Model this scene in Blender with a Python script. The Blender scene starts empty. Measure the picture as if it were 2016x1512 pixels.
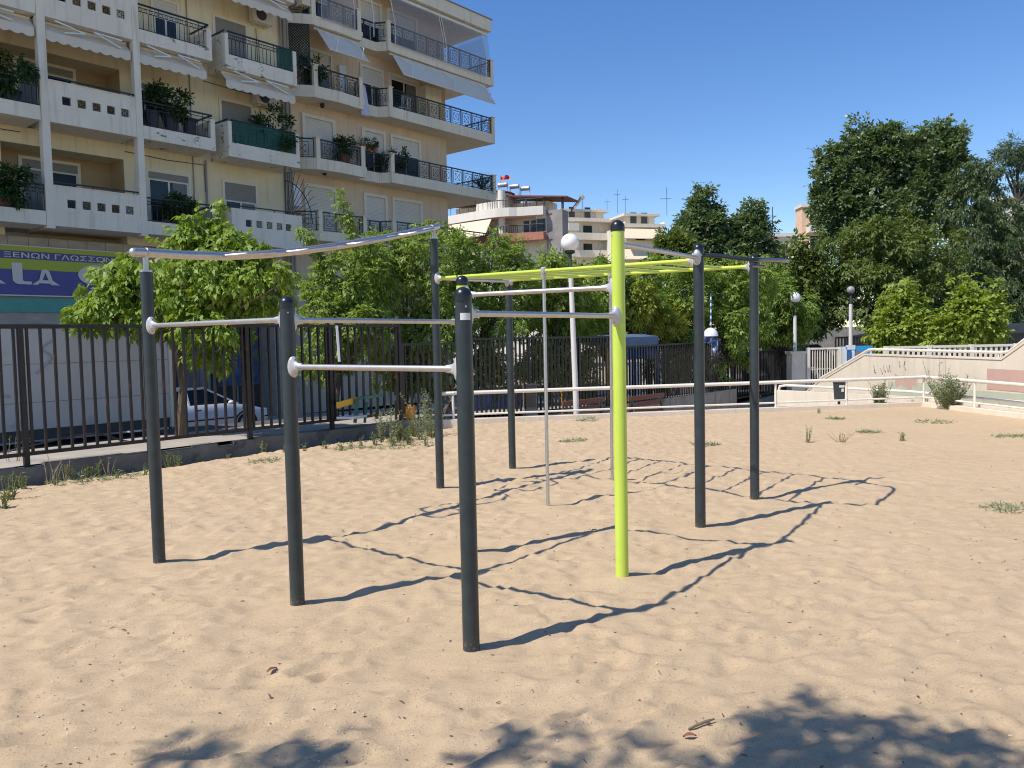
import bpy, math, random
import numpy as np
from mathutils import Vector, Matrix
R = math.radians
scn = bpy.context.scene
col = scn.collection
# ------------------------------------------------------------------ camera, light, exposure
EYE = 1.6
F_PX, PITCH, ROLL = 1577.34, R(3.2017), R(1.185)
FW = Vector((0, math.cos(PITCH), -math.sin(PITCH)))
r0 = Vector((1, 0, 0)); d0 = FW.cross(r0)
RT = math.cos(ROLL)*r0 + math.sin(ROLL)*d0
DN = -math.sin(ROLL)*r0 + math.cos(ROLL)*d0
cam = bpy.data.objects.new('camera', bpy.data.cameras.new('camera'))
col.objects.link(cam)
cam.data.sensor_width = 36; cam.data.lens = F_PX/2016*36
cam.data.clip_start = 0.05; cam.data.clip_end = 3000
M4 = Matrix((RT, -DN, -FW)).transposed().to_4x4(); M4.translation = (0, 0, EYE)
cam.matrix_world = M4
scn.camera = cam
SUN = Vector((-.6023, -.3690, 1)).normalized()
world = bpy.data.worlds.new('World'); scn.world = world; world.use_nodes = True
wn = world.node_tree; bg = wn.nodes['Background']
sky = wn.nodes.new('ShaderNodeTexSky'); sky.sky_type = 'NISHITA'; sky.sun_disc = False
sky.sun_elevation = math.asin(SUN.z); sky.sun_rotation = math.atan2(SUN.x, SUN.y)
sky.air_density = 1.0; sky.dust_density = 0.15; sky.ozone_density = 2.2; sky.altitude = 50
hsv = wn.nodes.new('ShaderNodeHueSaturation'); hsv.inputs['Saturation'].default_value = 1.27; hsv.inputs['Hue'].default_value = .510
wn.links.new(sky.outputs[0], hsv.inputs['Color']); wn.links.new(hsv.outputs[0], bg.inputs[0]); bg.inputs[1].default_value = 0.142
sl = bpy.data.lights.new('sun', 'SUN'); sl.energy = 4.7; sl.angle = R(0.53); sl.color = (1, .94, .85)
so = bpy.data.objects.new('sun', sl); col.objects.link(so)
so.rotation_euler = SUN.to_track_quat('Z', 'Y').to_euler()
scn.view_settings.view_transform = 'Standard'; scn.view_settings.look = 'None'
scn.view_settings.exposure = 0.22; scn.view_settings.gamma = 1
scn.cycles.filter_width = 1.1; scn.cycles.max_bounces = 6; scn.cycles.transparent_max_bounces = 12

# ------------------------------------------------------------------ helpers
def at(px, py, Y):
    """world point on the sight line of a photo pixel at forward distance Y"""
    v = FW*F_PX + RT*(px-1008) + DN*(py-756)
    return Vector((0, 0, EYE)) + v*(Y/v.y)
def gnd(px, py, z=0.0):
    v = FW*F_PX + RT*(px-1008) + DN*(py-756)
    return Vector((0, 0, EYE)) + v*((z-EYE)/v.z)
TH = R(40.2)
D = Vector((math.sin(TH), math.cos(TH), 0)); N = Vector((math.cos(TH), -math.sin(TH), 0))
def W(s, c, z): return D*s + N*c + Vector((0, 0, z))      # street frame: along, across, up
def sc(p): p = Vector(p); return p.dot(D), p.dot(N)

class MB:
    def __init__(s): s.v = []; s.f = []
    def add(s, vs, fs):
        o = len(s.v); s.v += [tuple(v) for v in vs]; s.f += [tuple(i+o for i in f) for f in fs]; return s
    def hexa(s, p):      # 8 points: bottom ring 0-3, top ring 4-7
        return s.add(p, [(3, 2, 1, 0), (4, 5, 6, 7), (0, 1, 5, 4), (1, 2, 6, 5), (2, 3, 7, 6), (3, 0, 4, 7)])
    def fb(s, s0, s1, c0, c1, z0, z1):   # box in the street frame
        return s.hexa([W(s0, c0, z0), W(s0, c1, z0), W(s1, c1, z0), W(s1, c0, z0), W(s0, c0, z1), W(s0, c1, z1), W(s1, c1, z1), W(s1, c0, z1)])
    def box(s, c, ax, h):
        c = Vector(c); x, y, z = [Vector(a)*k for a, k in zip(ax, h)]
        return s.hexa([c-x-y-z, c+x-y-z, c+x+y-z, c-x+y-z, c-x-y+z, c+x-y+z, c+x+y+z, c-x+y+z])
    def abox(s, x0, x1, y0, y1, z0, z1):
        return s.hexa([(x0, y0, z0), (x1, y0, z0), (x1, y1, z0), (x0, y1, z0), (x0, y0, z1), (x1, y0, z1), (x1, y1, z1), (x0, y1, z1)])
    def bar(s, a, b, w, h, up=(0, 0, 1)):
        a = Vector(a); b = Vector(b); t = (b-a).normalized(); sd = t.cross(Vector(up))
        if sd.length < 1e-5: sd = t.cross(Vector((1, 0, 0)))
        sd.normalize(); u = sd.cross(t)
        return s.box((a+b)/2, (t, sd, u), ((b-a).length/2, w/2, h/2))
    def prism(s, pts, ext):
        n = len(pts); e = Vector(ext); p = [Vector(q) for q in pts]
        return s.add(p+[q+e for q in p], [tuple(range(n))[::-1], tuple(range(n, 2*n))]+[(i, (i+1) % n, n+(i+1) % n, n+i) for i in range(n)])
    def tube(s, pts, r, seg=10, cap=True):
        pts = [Vector(p) for p in pts]; n = len(pts); rr = r if isinstance(r, (list, tuple)) else [r]*n
        t0 = (pts[1]-pts[0]).normalized(); a = t0.cross(Vector((0, 0, 1)))
        if a.length < .05: a = t0.cross(Vector((1, 0, 0)))
        a.normalize(); vs = []
        for i, p in enumerate(pts):
            t = (pts[min(i+1, n-1)]-pts[max(i-1, 0)]).normalized()
            a = (a - t*a.dot(t)).normalized(); b = t.cross(a)
            for k in range(seg):
                w = 2*math.pi*k/seg; vs.append(p+(a*math.cos(w)+b*math.sin(w))*rr[i])
        fs = [(i*seg+k, i*seg+(k+1) % seg, (i+1)*seg+(k+1) % seg, (i+1)*seg+k) for i in range(n-1) for k in range(seg)]
        if cap: fs += [tuple(range(seg))[::-1], tuple((n-1)*seg+k for k in range(seg))]
        return s.add(vs, fs)
    def lathe(s, c, prof, seg=20, ax=None):
        c = Vector(c); z = Vector(ax or (0, 0, 1)).normalized(); x = z.orthogonal().normalized(); y = z.cross(x); vs = []
        for r, h in prof:
            for k in range(seg):
                w = 2*math.pi*k/seg; vs.append(c+z*h+(x*math.cos(w)+y*math.sin(w))*r)
        n = len(prof)
        fs = [(i*seg+k, i*seg+(k+1) % seg, (i+1)*seg+(k+1) % seg, (i+1)*seg+k) for i in range(n-1) for k in range(seg)]
        return s.add(vs, fs+[tuple(range(seg))[::-1], tuple((n-1)*seg+k for k in range(seg))])
    def ball(s, c, r, seg=18, rings=10, lo=-1.0, hi=1.0, ax=None):
        rx = r if isinstance(r, (list, tuple)) else (r, r, r); c = Vector(c); ax = ax or ((1, 0, 0), (0, 1, 0), (0, 0, 1))
        ax = [Vector(a) for a in ax]; vs = []
        for i in range(rings+1):
            ph = math.asin(max(-1, min(1, lo)))+(math.asin(hi)-math.asin(lo))*i/rings
            for k in range(seg):
                w = 2*math.pi*k/seg
                vs.append(c+ax[0]*(rx[0]*math.cos(ph)*math.cos(w))+ax[1]*(rx[1]*math.cos(ph)*math.sin(w))+ax[2]*(rx[2]*math.sin(ph)))
        fs = [(i*seg+k, i*seg+(k+1) % seg, (i+1)*seg+(k+1) % seg, (i+1)*seg+k) for i in range(rings) for k in range(seg)]
        return s.add(vs, fs)
    def build(s, name, m, parent=None, smooth=False, label=None, kind=None):
        me = bpy.data.meshes.new(name); me.from_pydata(s.v, [], s.f); me.materials.append(m)
        if smooth:
            me.polygons.foreach_set('use_smooth', [True]*len(me.polygons)); me.set_sharp_from_angle(angle=R(38))
        me.update(); return link(name, me, parent, label, kind)
def link(name, me, parent=None, label=None, kind=None):
    o = bpy.data.objects.new(name, me); col.objects.link(o)
    if parent is not None:
        o.parent = parent; o.matrix_parent_inverse = PW[parent.name].inverted()
    PW[o.name] = Matrix.Identity(4)
    if label: o['label'] = label
    if kind: o['kind'] = kind
    return o
PW = {}     # world matrix of every object (parts keep their geometry in world coordinates)
def tag(o, label=None, cat=None, group=None, kind=None):
    for k, v in (('label', label), ('category', cat), ('group', group), ('kind', kind)):
        if v: o[k] = v
    return o
def thing(name, label, cat, loc, group=None):
    o = bpy.data.objects.new(name, None); o.empty_display_size = .2; o.location = loc; col.objects.link(o)
    PW[o.name] = Matrix.Translation(Vector(loc)); return tag(o, label, cat, group)
def copy_thing(src, loc, label, group=None, rotz=0):
    r = src.copy(); col.objects.link(r); r.location = loc; r.rotation_euler = (0, 0, rotz); r['label'] = label
    if group: r['group'] = group
    PW[r.name] = Matrix.Translation(Vector(loc))
    for ch in list(src.children):
        c = ch.copy(); col.objects.link(c); c.parent = r
        for g in list(ch.children):
            d = g.copy(); col.objects.link(d); d.parent = c
    return r

# ------------------------------------------------------------------ materials
def mat(name, c, rough=.6, metal=0., var=.12, vs=3., bump=0., bs=40., c2=None, th=None, ts=4., spec=.5, streak=None, stretch=None, coat=0.):
    m = bpy.data.materials.new(name); m.use_nodes = True; nt = m.node_tree; b = nt.nodes['Principled BSDF']
    b.inputs['Roughness'].default_value = rough; b.inputs['Metallic'].default_value = metal; b.inputs['Specular IOR Level'].default_value = spec
    b.inputs['Coat Weight'].default_value = coat
    tc = nt.nodes.new('ShaderNodeTexCoord'); co = tc.outputs['Object']
    if stretch:
        mp = nt.nodes.new('ShaderNodeMapping'); mp.inputs['Scale'].default_value = stretch; nt.links.new(co, mp.inputs[0]); co = mp.outputs[0]
    def noise(scale, det=5, rgh=.6, vec=None):
        n = nt.nodes.new('ShaderNodeTexNoise'); n.inputs['Scale'].default_value = scale; n.inputs['Detail'].default_value = det
        n.inputs['Roughness'].default_value = rgh; nt.links.new(vec or co, n.inputs['Vector']); return n.outputs['Fac']
    def mix(f, a, bb):
        x = nt.nodes.new('ShaderNodeMix'); x.data_type = 'RGBA'
        if hasattr(f, 'is_linked'): nt.links.new(f, x.inputs[0])
        for k, q in ((6, a), (7, bb)):
            if isinstance(q, tuple): x.inputs[k].default_value = (*q, 1)
            else: nt.links.new(q, x.inputs[k])
        return x.outputs[2]
    def ramp(f, lo, hi):
        r = nt.nodes.new('ShaderNodeMapRange'); nt.links.new(f, r.inputs[0]); r.inputs[1].default_value = lo; r.inputs[2].default_value = hi; r.clamp = True
        return r.outputs[0]
    lo = tuple(max(0, k*(1-var)) for k in c); hi = tuple(min(1, k*(1+var)) for k in c)
    cc = mix(ramp(noise(vs), .3, .7), lo, hi)
    if streak:          # rain streaks / dirt running down
        mp = nt.nodes.new('ShaderNodeMapping'); mp.inputs['Scale'].default_value = (2.2, 2.2, .16); nt.links.new(tc.outputs['Object'], mp.inputs[0])
        cc = mix(ramp(noise(3, 6, .65, mp.outputs[0]), .52, .78), cc, streak)
    if c2: cc = mix(ramp(noise(ts, 7, .6), th, th+.04), cc, c2)
    nt.links.new(cc, b.inputs['Base Color'])
    if bump:
        bp = nt.nodes.new('ShaderNodeBump'); bp.inputs['Strength'].default_value = bump; bp.inputs['Distance'].default_value = .02
        nt.links.new(noise(bs, 6, .65), bp.inputs['Height']); nt.links.new(bp.outputs[0], b.inputs['Normal'])
    return m
def leafmat(name, c, c2, trans=.35, rough=.5):
    m = bpy.data.materials.new(name); m.use_nodes = True; nt = m.node_tree; b = nt.nodes['Principled BSDF']
    g = nt.nodes.new('ShaderNodeNewGeometry'); rp = nt.nodes.new('ShaderNodeValToRGB')
    rp.color_ramp.elements[0].color = (*c, 1); rp.color_ramp.elements[1].color = (*c2, 1)
    nt.links.new(g.outputs['Random Per Island'], rp.inputs[0]); nt.links.new(rp.outputs[0], b.inputs['Base Color'])
    b.inputs['Roughness'].default_value = rough; b.inputs['Specular IOR Level'].default_value = .35
    t = nt.nodes.new('ShaderNodeBsdfTranslucent'); hs = nt.nodes.new('ShaderNodeMix'); hs.data_type = 'RGBA'; hs.blend_type = 'MULTIPLY'; hs.inputs[0].default_value = 1
    nt.links.new(rp.outputs[0], hs.inputs[6]); hs.inputs[7].default_value = (1.25, 1.2, .55, 1); nt.links.new(hs.outputs[2], t.inputs[0])
    ms = nt.nodes.new('ShaderNodeMixShader'); ms.inputs[0].default_value = trans
    nt.links.new(b.outputs[0], ms.inputs[1]); nt.links.new(t.outputs[0], ms.inputs[2]); nt.links.new(ms.outputs[0], nt.nodes['Material Output'].inputs[0])
    return m
def sheer(name, c, alpha):
    m = mat(name, c, .6); nt = m.node_tree; nt.nodes['Principled BSDF'].inputs['Alpha'].default_value = alpha; return m
M = {}
M['post'] = mat('post charcoal paint', (.027, .037, .041), .38, var=.25, vs=9, bump=.05, bs=120, c2=(.16, .15, .13), th=.73, ts=22)
def dusty(m):
    nt = m.node_tree; b = nt.nodes['Principled BSDF']; src = b.inputs['Base Color'].links[0].from_socket; L = nt.links.new
    tc = nt.nodes.new('ShaderNodeTexCoord'); sx = nt.nodes.new('ShaderNodeSeparateXYZ'); L(tc.outputs['Object'], sx.inputs[0])
    mr = nt.nodes.new('ShaderNodeMapRange'); L(sx.outputs[2], mr.inputs[0]); mr.inputs[1].default_value = .0; mr.inputs[2].default_value = .22; mr.inputs[3].default_value = .30; mr.inputs[4].default_value = 0
    n = nt.nodes.new('ShaderNodeTexNoise'); n.inputs['Scale'].default_value = 75; n.inputs['Detail'].default_value = 6; L(tc.outputs['Object'], n.inputs['Vector'])
    ad = nt.nodes.new('ShaderNodeMath'); ad.operation = 'ADD'; L(mr.outputs[0], ad.inputs[0]); L(n.outputs['Fac'], ad.inputs[1])
    m2 = nt.nodes.new('ShaderNodeMapRange'); L(ad.outputs[0], m2.inputs[0]); m2.inputs[1].default_value = .74; m2.inputs[2].default_value = 1.05; m2.inputs[4].default_value = .7
    mx = nt.nodes.new('ShaderNodeMix'); mx.data_type = 'RGBA'; L(m2.outputs[0], mx.inputs[0]); L(src, mx.inputs[6]); mx.inputs[7].default_value = (.30, .24, .17, 1); L(mx.outputs[2], b.inputs['Base Color'])
dusty(M['post'])
M['lime'] = mat('lime paint', (.52, .66, .085), .34, var=.06, vs=2)
M['cap'] = mat('black plastic cap', (.012, .013, .015), .3, var=.15)
M['steel'] = mat('brushed steel', (.56, .535, .51), .46, 1., var=.08, vs=20)
M['cast'] = mat('pale cast clamp', (.50, .49, .48), .4, .25, var=.06)
M['bolt'] = mat('bolt hole', (.03, .03, .03), .5)
M['dark_tube'] = mat('dark lacquered tube', (.03, .038, .045), .18, .3)
M['sticker'] = mat('sticker', (.72, .72, .72), .5)
M['fence'] = mat('fence paint', (.012, .01, .010), .5, var=.3, c2=(.07, .022, .013), th=.6, ts=7, vs=5)
M['conc'] = mat('old concrete', (.30, .275, .235), .9, var=.2, vs=2, bump=.3, bs=18, streak=(.12, .105, .09))
M['conc_dark'] = mat('dirty low wall concrete', (.185, .165, .135), .92, var=.35, vs=2.2, bump=.6, bs=14, c2=(.12, .11, .09), th=.58, ts=4)
M['cream_wall'] = mat('cream painted concrete', (.70, .61, .49), .85, var=.08, vs=1.2, bump=.15, bs=20, streak=(.56, .48, .38))
M['white_tube'] = mat('cream white tube paint', (.74, .69, .60), .45, var=.08, vs=6, c2=(.35, .2, .1), th=.75, ts=14)
M['bark'] = mat('bark', (.13, .095, .065), .9, var=.35, vs=12, bump=.6, bs=30, stretch=(1, 1, .25))
M['bark_dark'] = mat('dark bark', (.07, .055, .045), .9, var=.35, vs=8, bump=.5, bs=20)
M['stem'] = mat('weed stem', (.20, .19, .09), .8); M['dry'] = mat('dry stalk', (.33, .25, .15), .9, var=.25)
M['white_wall'] = mat('white plaster', (.80, .715, .575), .85, var=.06, vs=1.5, streak=(.56, .485, .38))
M['peel'] = mat('peeling white plaster', (.80, .715, .575), .85, var=.06, vs=1.5, c2=(.26, .24, .20), th=.60, ts=2.6, streak=(.50, .45, .39), stretch=(1, 1, 1.8))
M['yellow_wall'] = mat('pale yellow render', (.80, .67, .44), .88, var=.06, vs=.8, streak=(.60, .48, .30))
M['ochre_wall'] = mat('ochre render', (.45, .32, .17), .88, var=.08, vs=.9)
M['peach_wall'] = mat('peach render', (.70, .53, .37), .88, var=.06, vs=.9, streak=(.52, .37, .24))
M['ivory'] = mat('ivory plaster', (.80, .69, .52), .85, var=.06, vs=1.2, streak=(.52, .46, .38), c2=(.25, .22, .19), th=.72, ts=3)
M['trim'] = mat('window trim white', (.74, .665, .54), .6, var=.04)
M['shutter'] = mat('roller shutter', (.68, .615, .51), .6, var=.04)
M['shutter_grey'] = mat('grey roller shutter', (.26, .235, .20), .6, var=.06)
M['glass'] = mat('dark window glass', (.012, .013, .014), .15, var=.3, spec=.25)
M['glass_blue'] = mat('bluish window glass', (.022, .03, .038), .12, var=.3, spec=.35)
M['curtain'] = mat('net curtain behind glass', (.15, .145, .135), .35, var=.15, vs=6)
M['rail'] = mat('black railing paint', (.010, .011, .014), .4)
M['awning'] = mat('pale awning fabric', (.70, .62, .51), .85, var=.05)
M['awn_cream'] = mat('cream awning fabric', (.72, .60, .42), .85, var=.06)
M['arm'] = mat('white awning arm', (.74, .73, .71), .4)
M['marble'] = mat('beige marble cladding', (.42, .335, .265), .45, var=.2, vs=1.6, streak=None, stretch=(1, 1, 3))
M['sign_lime'] = mat('sign lime', (.40, .44, .035), .45, var=.04); M['sign_purple'] = mat('sign purple', (.09, .075, .26), .45, var=.06)
M['sign_white'] = mat('sign lettering', (.66, .61, .56), .5, var=.03); M['teal'] = mat('teal fascia', (.10, .33, .26), .5, var=.06)
M['metal_panel'] = mat('painted container steel', (.54, .515, .48), .55, var=.06, vs=1., c2=(.43, .42, .41), th=.6, ts=1.1)
M['black'] = mat('black rubber', (.012, .012, .012), .7)
M['car_white'] = mat('white car paint', (.66, .66, .66), .25, var=.02, coat=.6); M['car_dark'] = mat('dark car paint', (.02, .024, .03), .2, coat=.6)
M['car_silver'] = mat('silver car paint', (.5, .5, .5), .28, .5, coat=.5)
M['rim'] = mat('alloy rim', (.5, .5, .52), .3, .8); M['lamp_red'] = mat('red lens', (.4, .02, .02), .2)
M['green_paint'] = mat('green bench paint', (.03, .16, .11), .45, var=.25, c2=(.35, .38, .36), th=.68, ts=9)
M['yellow_paint'] = mat('yellow plank paint', (.75, .42, .03), .5, var=.15); M['orange'] = mat('orange plastic', (.72, .26, .015), .5, var=.3, vs=6)
M['brown_wood'] = mat('red brown bench plank', (.21, .075, .04), .6, var=.3, vs=7); M['timber'] = mat('weathered timber', (.2, .14, .09), .85, var=.3, vs=6)
M['globe'] = mat('opal lamp globe', (.78, .78, .78), .22, var=.02); M['globe_grey'] = mat('sooty lamp globe', (.30, .28, .27), .4, var=.2)
M['pole_white'] = mat('peeling white pole paint', (.66, .63, .60), .6, var=.06, c2=(.12, .12, .12), th=.71, ts=5)
M['blue'] = mat('blue panel paint', (.05, .13, .30), .5, var=.2); M['bluegrey'] = mat('faded blue roof panel', (.10, .15, .24), .5, var=.2, c2=(.25, .3, .38), th=.62, ts=3)
M['bin_blue'] = mat('bright blue container', (.03, .28, .55), .45, var=.08); M['paper'] = mat('white print', (.7, .7, .7), .6)
M['bin_dark'] = mat('dark grey bin', (.05, .06, .065), .5); M['red'] = mat('red paint', (.45, .03, .03), .5)
M['brick_red'] = mat('brick red parapet', (.42, .17, .11), .75, var=.15); M['roof_red'] = mat('red roof tile', (.15, .045, .035), .7, var=.25)
M['grey_wall'] = mat('grey edge and shaded wall render', (.27, .245, .235), .9, var=.2, vs=.8); M['far_white'] = mat('distant off white render', (.68, .635, .56), .85, var=.06, vs=.5, streak=(.54, .48, .41))  # grey holds a side wall's shade; off white is the render's own colour
M['far_ochre'] = mat('pale ochre render', (.66, .57, .45), .85, var=.06); M['far_orange'] = mat('orange render', (.70, .46, .31), .85)
M['wood_dark'] = mat('dark pergola wood', (.05, .03, .035), .6); M['solar'] = mat('solar panel', (.015, .02, .03), .15); M['tank'] = mat('steel water tank', (.42, .44, .47), .4, .6)
M['green_cloth'] = sheer('green shade mesh', (.012, .085, .06), .72); M['lattice'] = mat('dark green lattice', (.012, .03, .03), .7)
M['towel'] = mat('lilac towel', (.60, .57, .70), .9, var=.06); M['terracotta'] = mat('terracotta', (.34, .12, .06), .8); M['planter'] = mat('dark planter', (.03, .035, .05), .6)
M['plastic_white'] = mat('white plastic', (.72, .72, .72), .4); M['flag_white'] = mat('white flag cloth', (.75, .75, .75), .8)
M['pink'] = mat('pink paint patch', (.56, .36, .30), .85, var=.05); M['mint'] = mat('mint paint patch', (.47, .50, .38), .85, var=.08, c2=(.56, .50, .40), th=.58, ts=3)
M['graf'] = mat('grey spray paint', (.30, .27, .24), .8)
M['stone'] = mat('brown boulder', (.2, .14, .095), .9, var=.25, vs=5, bump=.6, bs=10)
M['sheer'] = sheer('sheer grey terrace blind', (.30, .30, .32), .42)
M['clear'] = sheer('clear plastic blind', (.42, .45, .52), .28)
M['reflector'] = mat('poster blue', (.04, .065, .14), .5, var=.5, vs=3, c2=(.10, .14, .04), th=.55, ts=1.4)
# sand
def sandmat():
    m = bpy.data.materials.new('sand'); m.use_nodes = True; nt = m.node_tree; b = nt.nodes['Principled BSDF']; L = nt.links.new
    b.inputs['Roughness'].default_value = .95; b.inputs['Specular IOR Level'].default_value = .12
    tc = nt.nodes.new('ShaderNodeTexCoord')
    def noise(sc_, det, rg=.6):
        n = nt.nodes.new('ShaderNodeTexNoise'); n.inputs['Scale'].default_value = sc_; n.inputs['Detail'].default_value = det; n.inputs['Roughness'].default_value = rg
        L(tc.outputs['Object'], n.inputs['Vector']); return n.outputs['Fac']
    def rng(f, a, bb, c=0, d=1):
        r = nt.nodes.new('ShaderNodeMapRange'); L(f, r.inputs[0]); r.inputs[1].default_value = a; r.inputs[2].default_value = bb; r.inputs[3].default_value = c; r.inputs[4].default_value = d; return r.outputs[0]
    def mix(f, a, bb, mode='MIX'):
        x = nt.nodes.new('ShaderNodeMix'); x.data_type = 'RGBA'; x.blend_type = mode
        if isinstance(f, float): x.inputs[0].default_value = f
        else: L(f, x.inputs[0])
        for k, q in ((6, a), (7, bb)):
            if isinstance(q, tuple): x.inputs[k].default_value = (*q, 1)
            else: L(q, x.inputs[k])
        return x.outputs[2]
    c = mix(rng(noise(.55, 4), .35, .65), (.426, .314, .198), (.476, .354, .233))
    c = mix(rng(noise(240, 3, .8), .35, .65), c, (.57, .43, .27))          # grain
    c = mix(rng(noise(120, 2, .7), .62, .70), c, (.17, .12, .075))        # dark grains
    c = mix(rng(noise(95, 2, .7), .70, .74), c, (.72, .64, .52))          # shell bits
    L(c, b.inputs['Base Color'])
    mp = nt.nodes.new('ShaderNodeMapping'); mp.inputs['Rotation'].default_value = (0, 0, -R(34)); mp.inputs['Scale'].default_value = (1, 2.1, 1); L(tc.outputs['Object'], mp.inputs[0])
    rn = nt.nodes.new('ShaderNodeTexNoise'); rn.noise_type = 'RIDGED_MULTIFRACTAL'; rn.inputs['Scale'].default_value = 5.5; rn.inputs['Detail'].default_value = 5; rn.inputs['Roughness'].default_value = .55; L(mp.outputs[0], rn.inputs['Vector'])
    st = nt.nodes.new('ShaderNodeTexNoise'); st.inputs['Scale'].default_value = 2.6; st.inputs['Detail'].default_value = 7; st.inputs['Roughness'].default_value = .68; L(mp.outputs[0], st.inputs['Vector'])
    c = mix(rng(st.outputs['Fac'], .56, .66, 0, .22), c, (.26, .20, .135)); L(c, b.inputs['Base Color'])
    b1 = nt.nodes.new('ShaderNodeBump'); b1.inputs['Strength'].default_value = .36; b1.inputs['Distance'].default_value = .03; L(rn.outputs['Fac'], b1.inputs['Height'])
    bp = nt.nodes.new('ShaderNodeBump'); bp.inputs['Strength'].default_value = .7; bp.inputs['Distance'].default_value = .014; L(b1.outputs[0], bp.inputs['Normal'])
    L(noise(48, 9, .78), bp.inputs['Height']); L(bp.outputs[0], b.inputs['Normal']); return m
M['sand'] = sandmat()
M['asphalt'] = mat('asphalt', (.075, .075, .078), .9, var=.2, vs=1.5, bump=.3, bs=60)
M['paving'] = mat('pale pavement', (.36, .32, .27), .9, var=.15, vs=2, bump=.2, bs=30)
M['earth'] = mat('dry ground', (.24, .20, .13), .95, var=.3, vs=.4)
LEAF = {
 'elder': leafmat('box elder leaf', (.15, .25, .024), (.31, .41, .07), .38),
 'willow': leafmat('drooping leaf', (.15, .25, .035), (.33, .42, .11), .44),
 'willow_b': leafmat('drooping leaf deeper', (.13, .225, .034), (.29, .385, .10), .44),
 'yellow': leafmat('yellowing leaf', (.28, .34, .04), (.46, .48, .11), .44),
 'dark': leafmat('dark broad leaf', (.075, .13, .055), (.215, .285, .14), .32, .38),
 'mid': leafmat('mid green leaf', (.095, .145, .032), (.20, .25, .07), .36),
 'cyp': leafmat('conifer leaf', (.055, .095, .034), (.13, .175, .07), .24),
 'maple': leafmat('bright maple leaf', (.19, .27, .028), (.35, .43, .085), .4),
 'weed': leafmat('weed leaf', (.11, .17, .045), (.20, .25, .09), .3),
 'grey': leafmat('grey green weed leaf', (.19, .24, .13), (.34, .38, .23), .28),
 'house': leafmat('balcony plant leaf', (.02, .05, .012), (.06, .11, .03), .25),
}
rs = np.random.RandomState(7); random.seed(5)
def nrm(a): return a/np.maximum(np.linalg.norm(a, axis=-1, keepdims=True), 1e-9)

# ------------------------------------------------------------------ foliage
def leaf_mesh(name, B, A, Nn, L, Wd, m, parent=None, label=None, kind=None):
    n = len(B); A = nrm(A); S = nrm(np.cross(A, Nn)); U = np.cross(S, A)
    L = L[:, None]; Wd = Wd[:, None]
    v = np.empty((n, 4, 3)); v[:, 0] = B; v[:, 1] = B+A*L*.42+S*Wd*.5+U*Wd*.16; v[:, 2] = B+A*L-U*L*.12; v[:, 3] = B+A*L*.42-S*Wd*.5+U*Wd*.16
    me = bpy.data.meshes.new(name); me.vertices.add(4*n); me.vertices.foreach_set('co', v.astype(np.float32).ravel())
    me.loops.add(4*n); me.loops.foreach_set('vertex_index', np.arange(4*n, dtype=np.int32))
    me.polygons.add(n); me.polygons.foreach_set('loop_start', np.arange(0, 4*n, 4, dtype=np.int32)); me.polygons.foreach_set('loop_total', np.full(n, 4, dtype=np.int32))
    me.update(calc_edges=True); me.validate(); me.materials.append(m)
    return link(name, me, parent, label, kind)
def sprays(P, O, k, L, W_, droop, spread=.75, rs=rs):
    """P spray origins, O outward directions -> leaflets set along drooping stalks"""
    n = len(P); down = np.array([0, 0, -1.0])
    ax = nrm(O*.8+down*droop+rs.normal(0, .3, (n, 3))); ref = rs.normal(0, 1, (n, 3)); sd = nrm(np.cross(ax, ref*.5+np.array([0, 0, 1.])))
    up = nrm(np.cross(sd, ax)); Bs, As, Ns, Ls, Ws = [], [], [], [], []
    for i in range(k):
        t = (i+.4)/k; sg = 1 if i % 2 else -1; last = (i == k-1)
        sz = L*(.75+.5*rs.rand(n))
        Bs.append(P+ax*(t*L*1.7)[..., None] if np.ndim(t*L) else P+ax*t*L*1.7)
        a = ax*(1. if last else .55)+sd*(0 if last else sg*spread)+down*droop*.45+rs.normal(0, .16, (n, 3))
        As.append(a); Ns.append(up+rs.normal(0, .35, (n, 3))); Ls.append(sz); Ws.append(sz*W_*(.8+.4*rs.rand(n)))
    return [np.concatenate(x) for x in (Bs, As, Ns, Ls, Ws)]
def crown_points(blobs, n, sub=26, subr=(.2, .36), up=.1, fill=.12):
    """origins and outward directions spread over lumpy clumps of each (centre, radii) blob"""
    vol = np.array([(b[1][0]*b[1][1]*b[1][2])**(2/3) for b in blobs]); vol /= vol.sum(); P, O = [], []
    for (c, r), w in zip(blobs, vol):
        c = np.array(c); r = np.array(r, float); ns = max(5, int(sub*(.5+.5*len(blobs)*w)))
        dr = nrm(rs.normal(0, 1, (ns, 3))); dist = .58+.36*rs.rand(ns, 1); sc_ = c+dr*r*dist; sr = (subr[0]+(subr[1]-subr[0])*rs.rand(ns))*r.mean()
        m = int(n*w); idx = rs.randint(0, ns, m); d2 = nrm(rs.normal(0, 1, (m, 3))+dr[idx]*.7+np.array([0, 0, up]))
        P.append(sc_[idx]+d2*sr[idx][:, None]*(.35+.65*rs.rand(m, 1))); O.append(nrm(d2+dr[idx]*.6))
        mf = int(m*fill); d3 = nrm(rs.normal(0, 1, (mf, 3))); P.append(c+d3*r*(.2+.5*rs.rand(mf, 1))); O.append(d3)
    return np.concatenate(P), np.concatenate(O)
def shoot(p0, p1, n, spread=.05):
    t = rs.rand(n, 1)**.8; p0 = np.array(p0); p1 = np.array(p1)
    bend = np.array([.06, 0, 0])*np.sin(t*3)
    return p0+(p1-p0)*t+bend+rs.normal(0, spread, (n, 3))*(1.15-t), nrm(rs.normal(0, 1, (n, 3))*[1, 1, .3]+[0, 0, .15])
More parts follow.
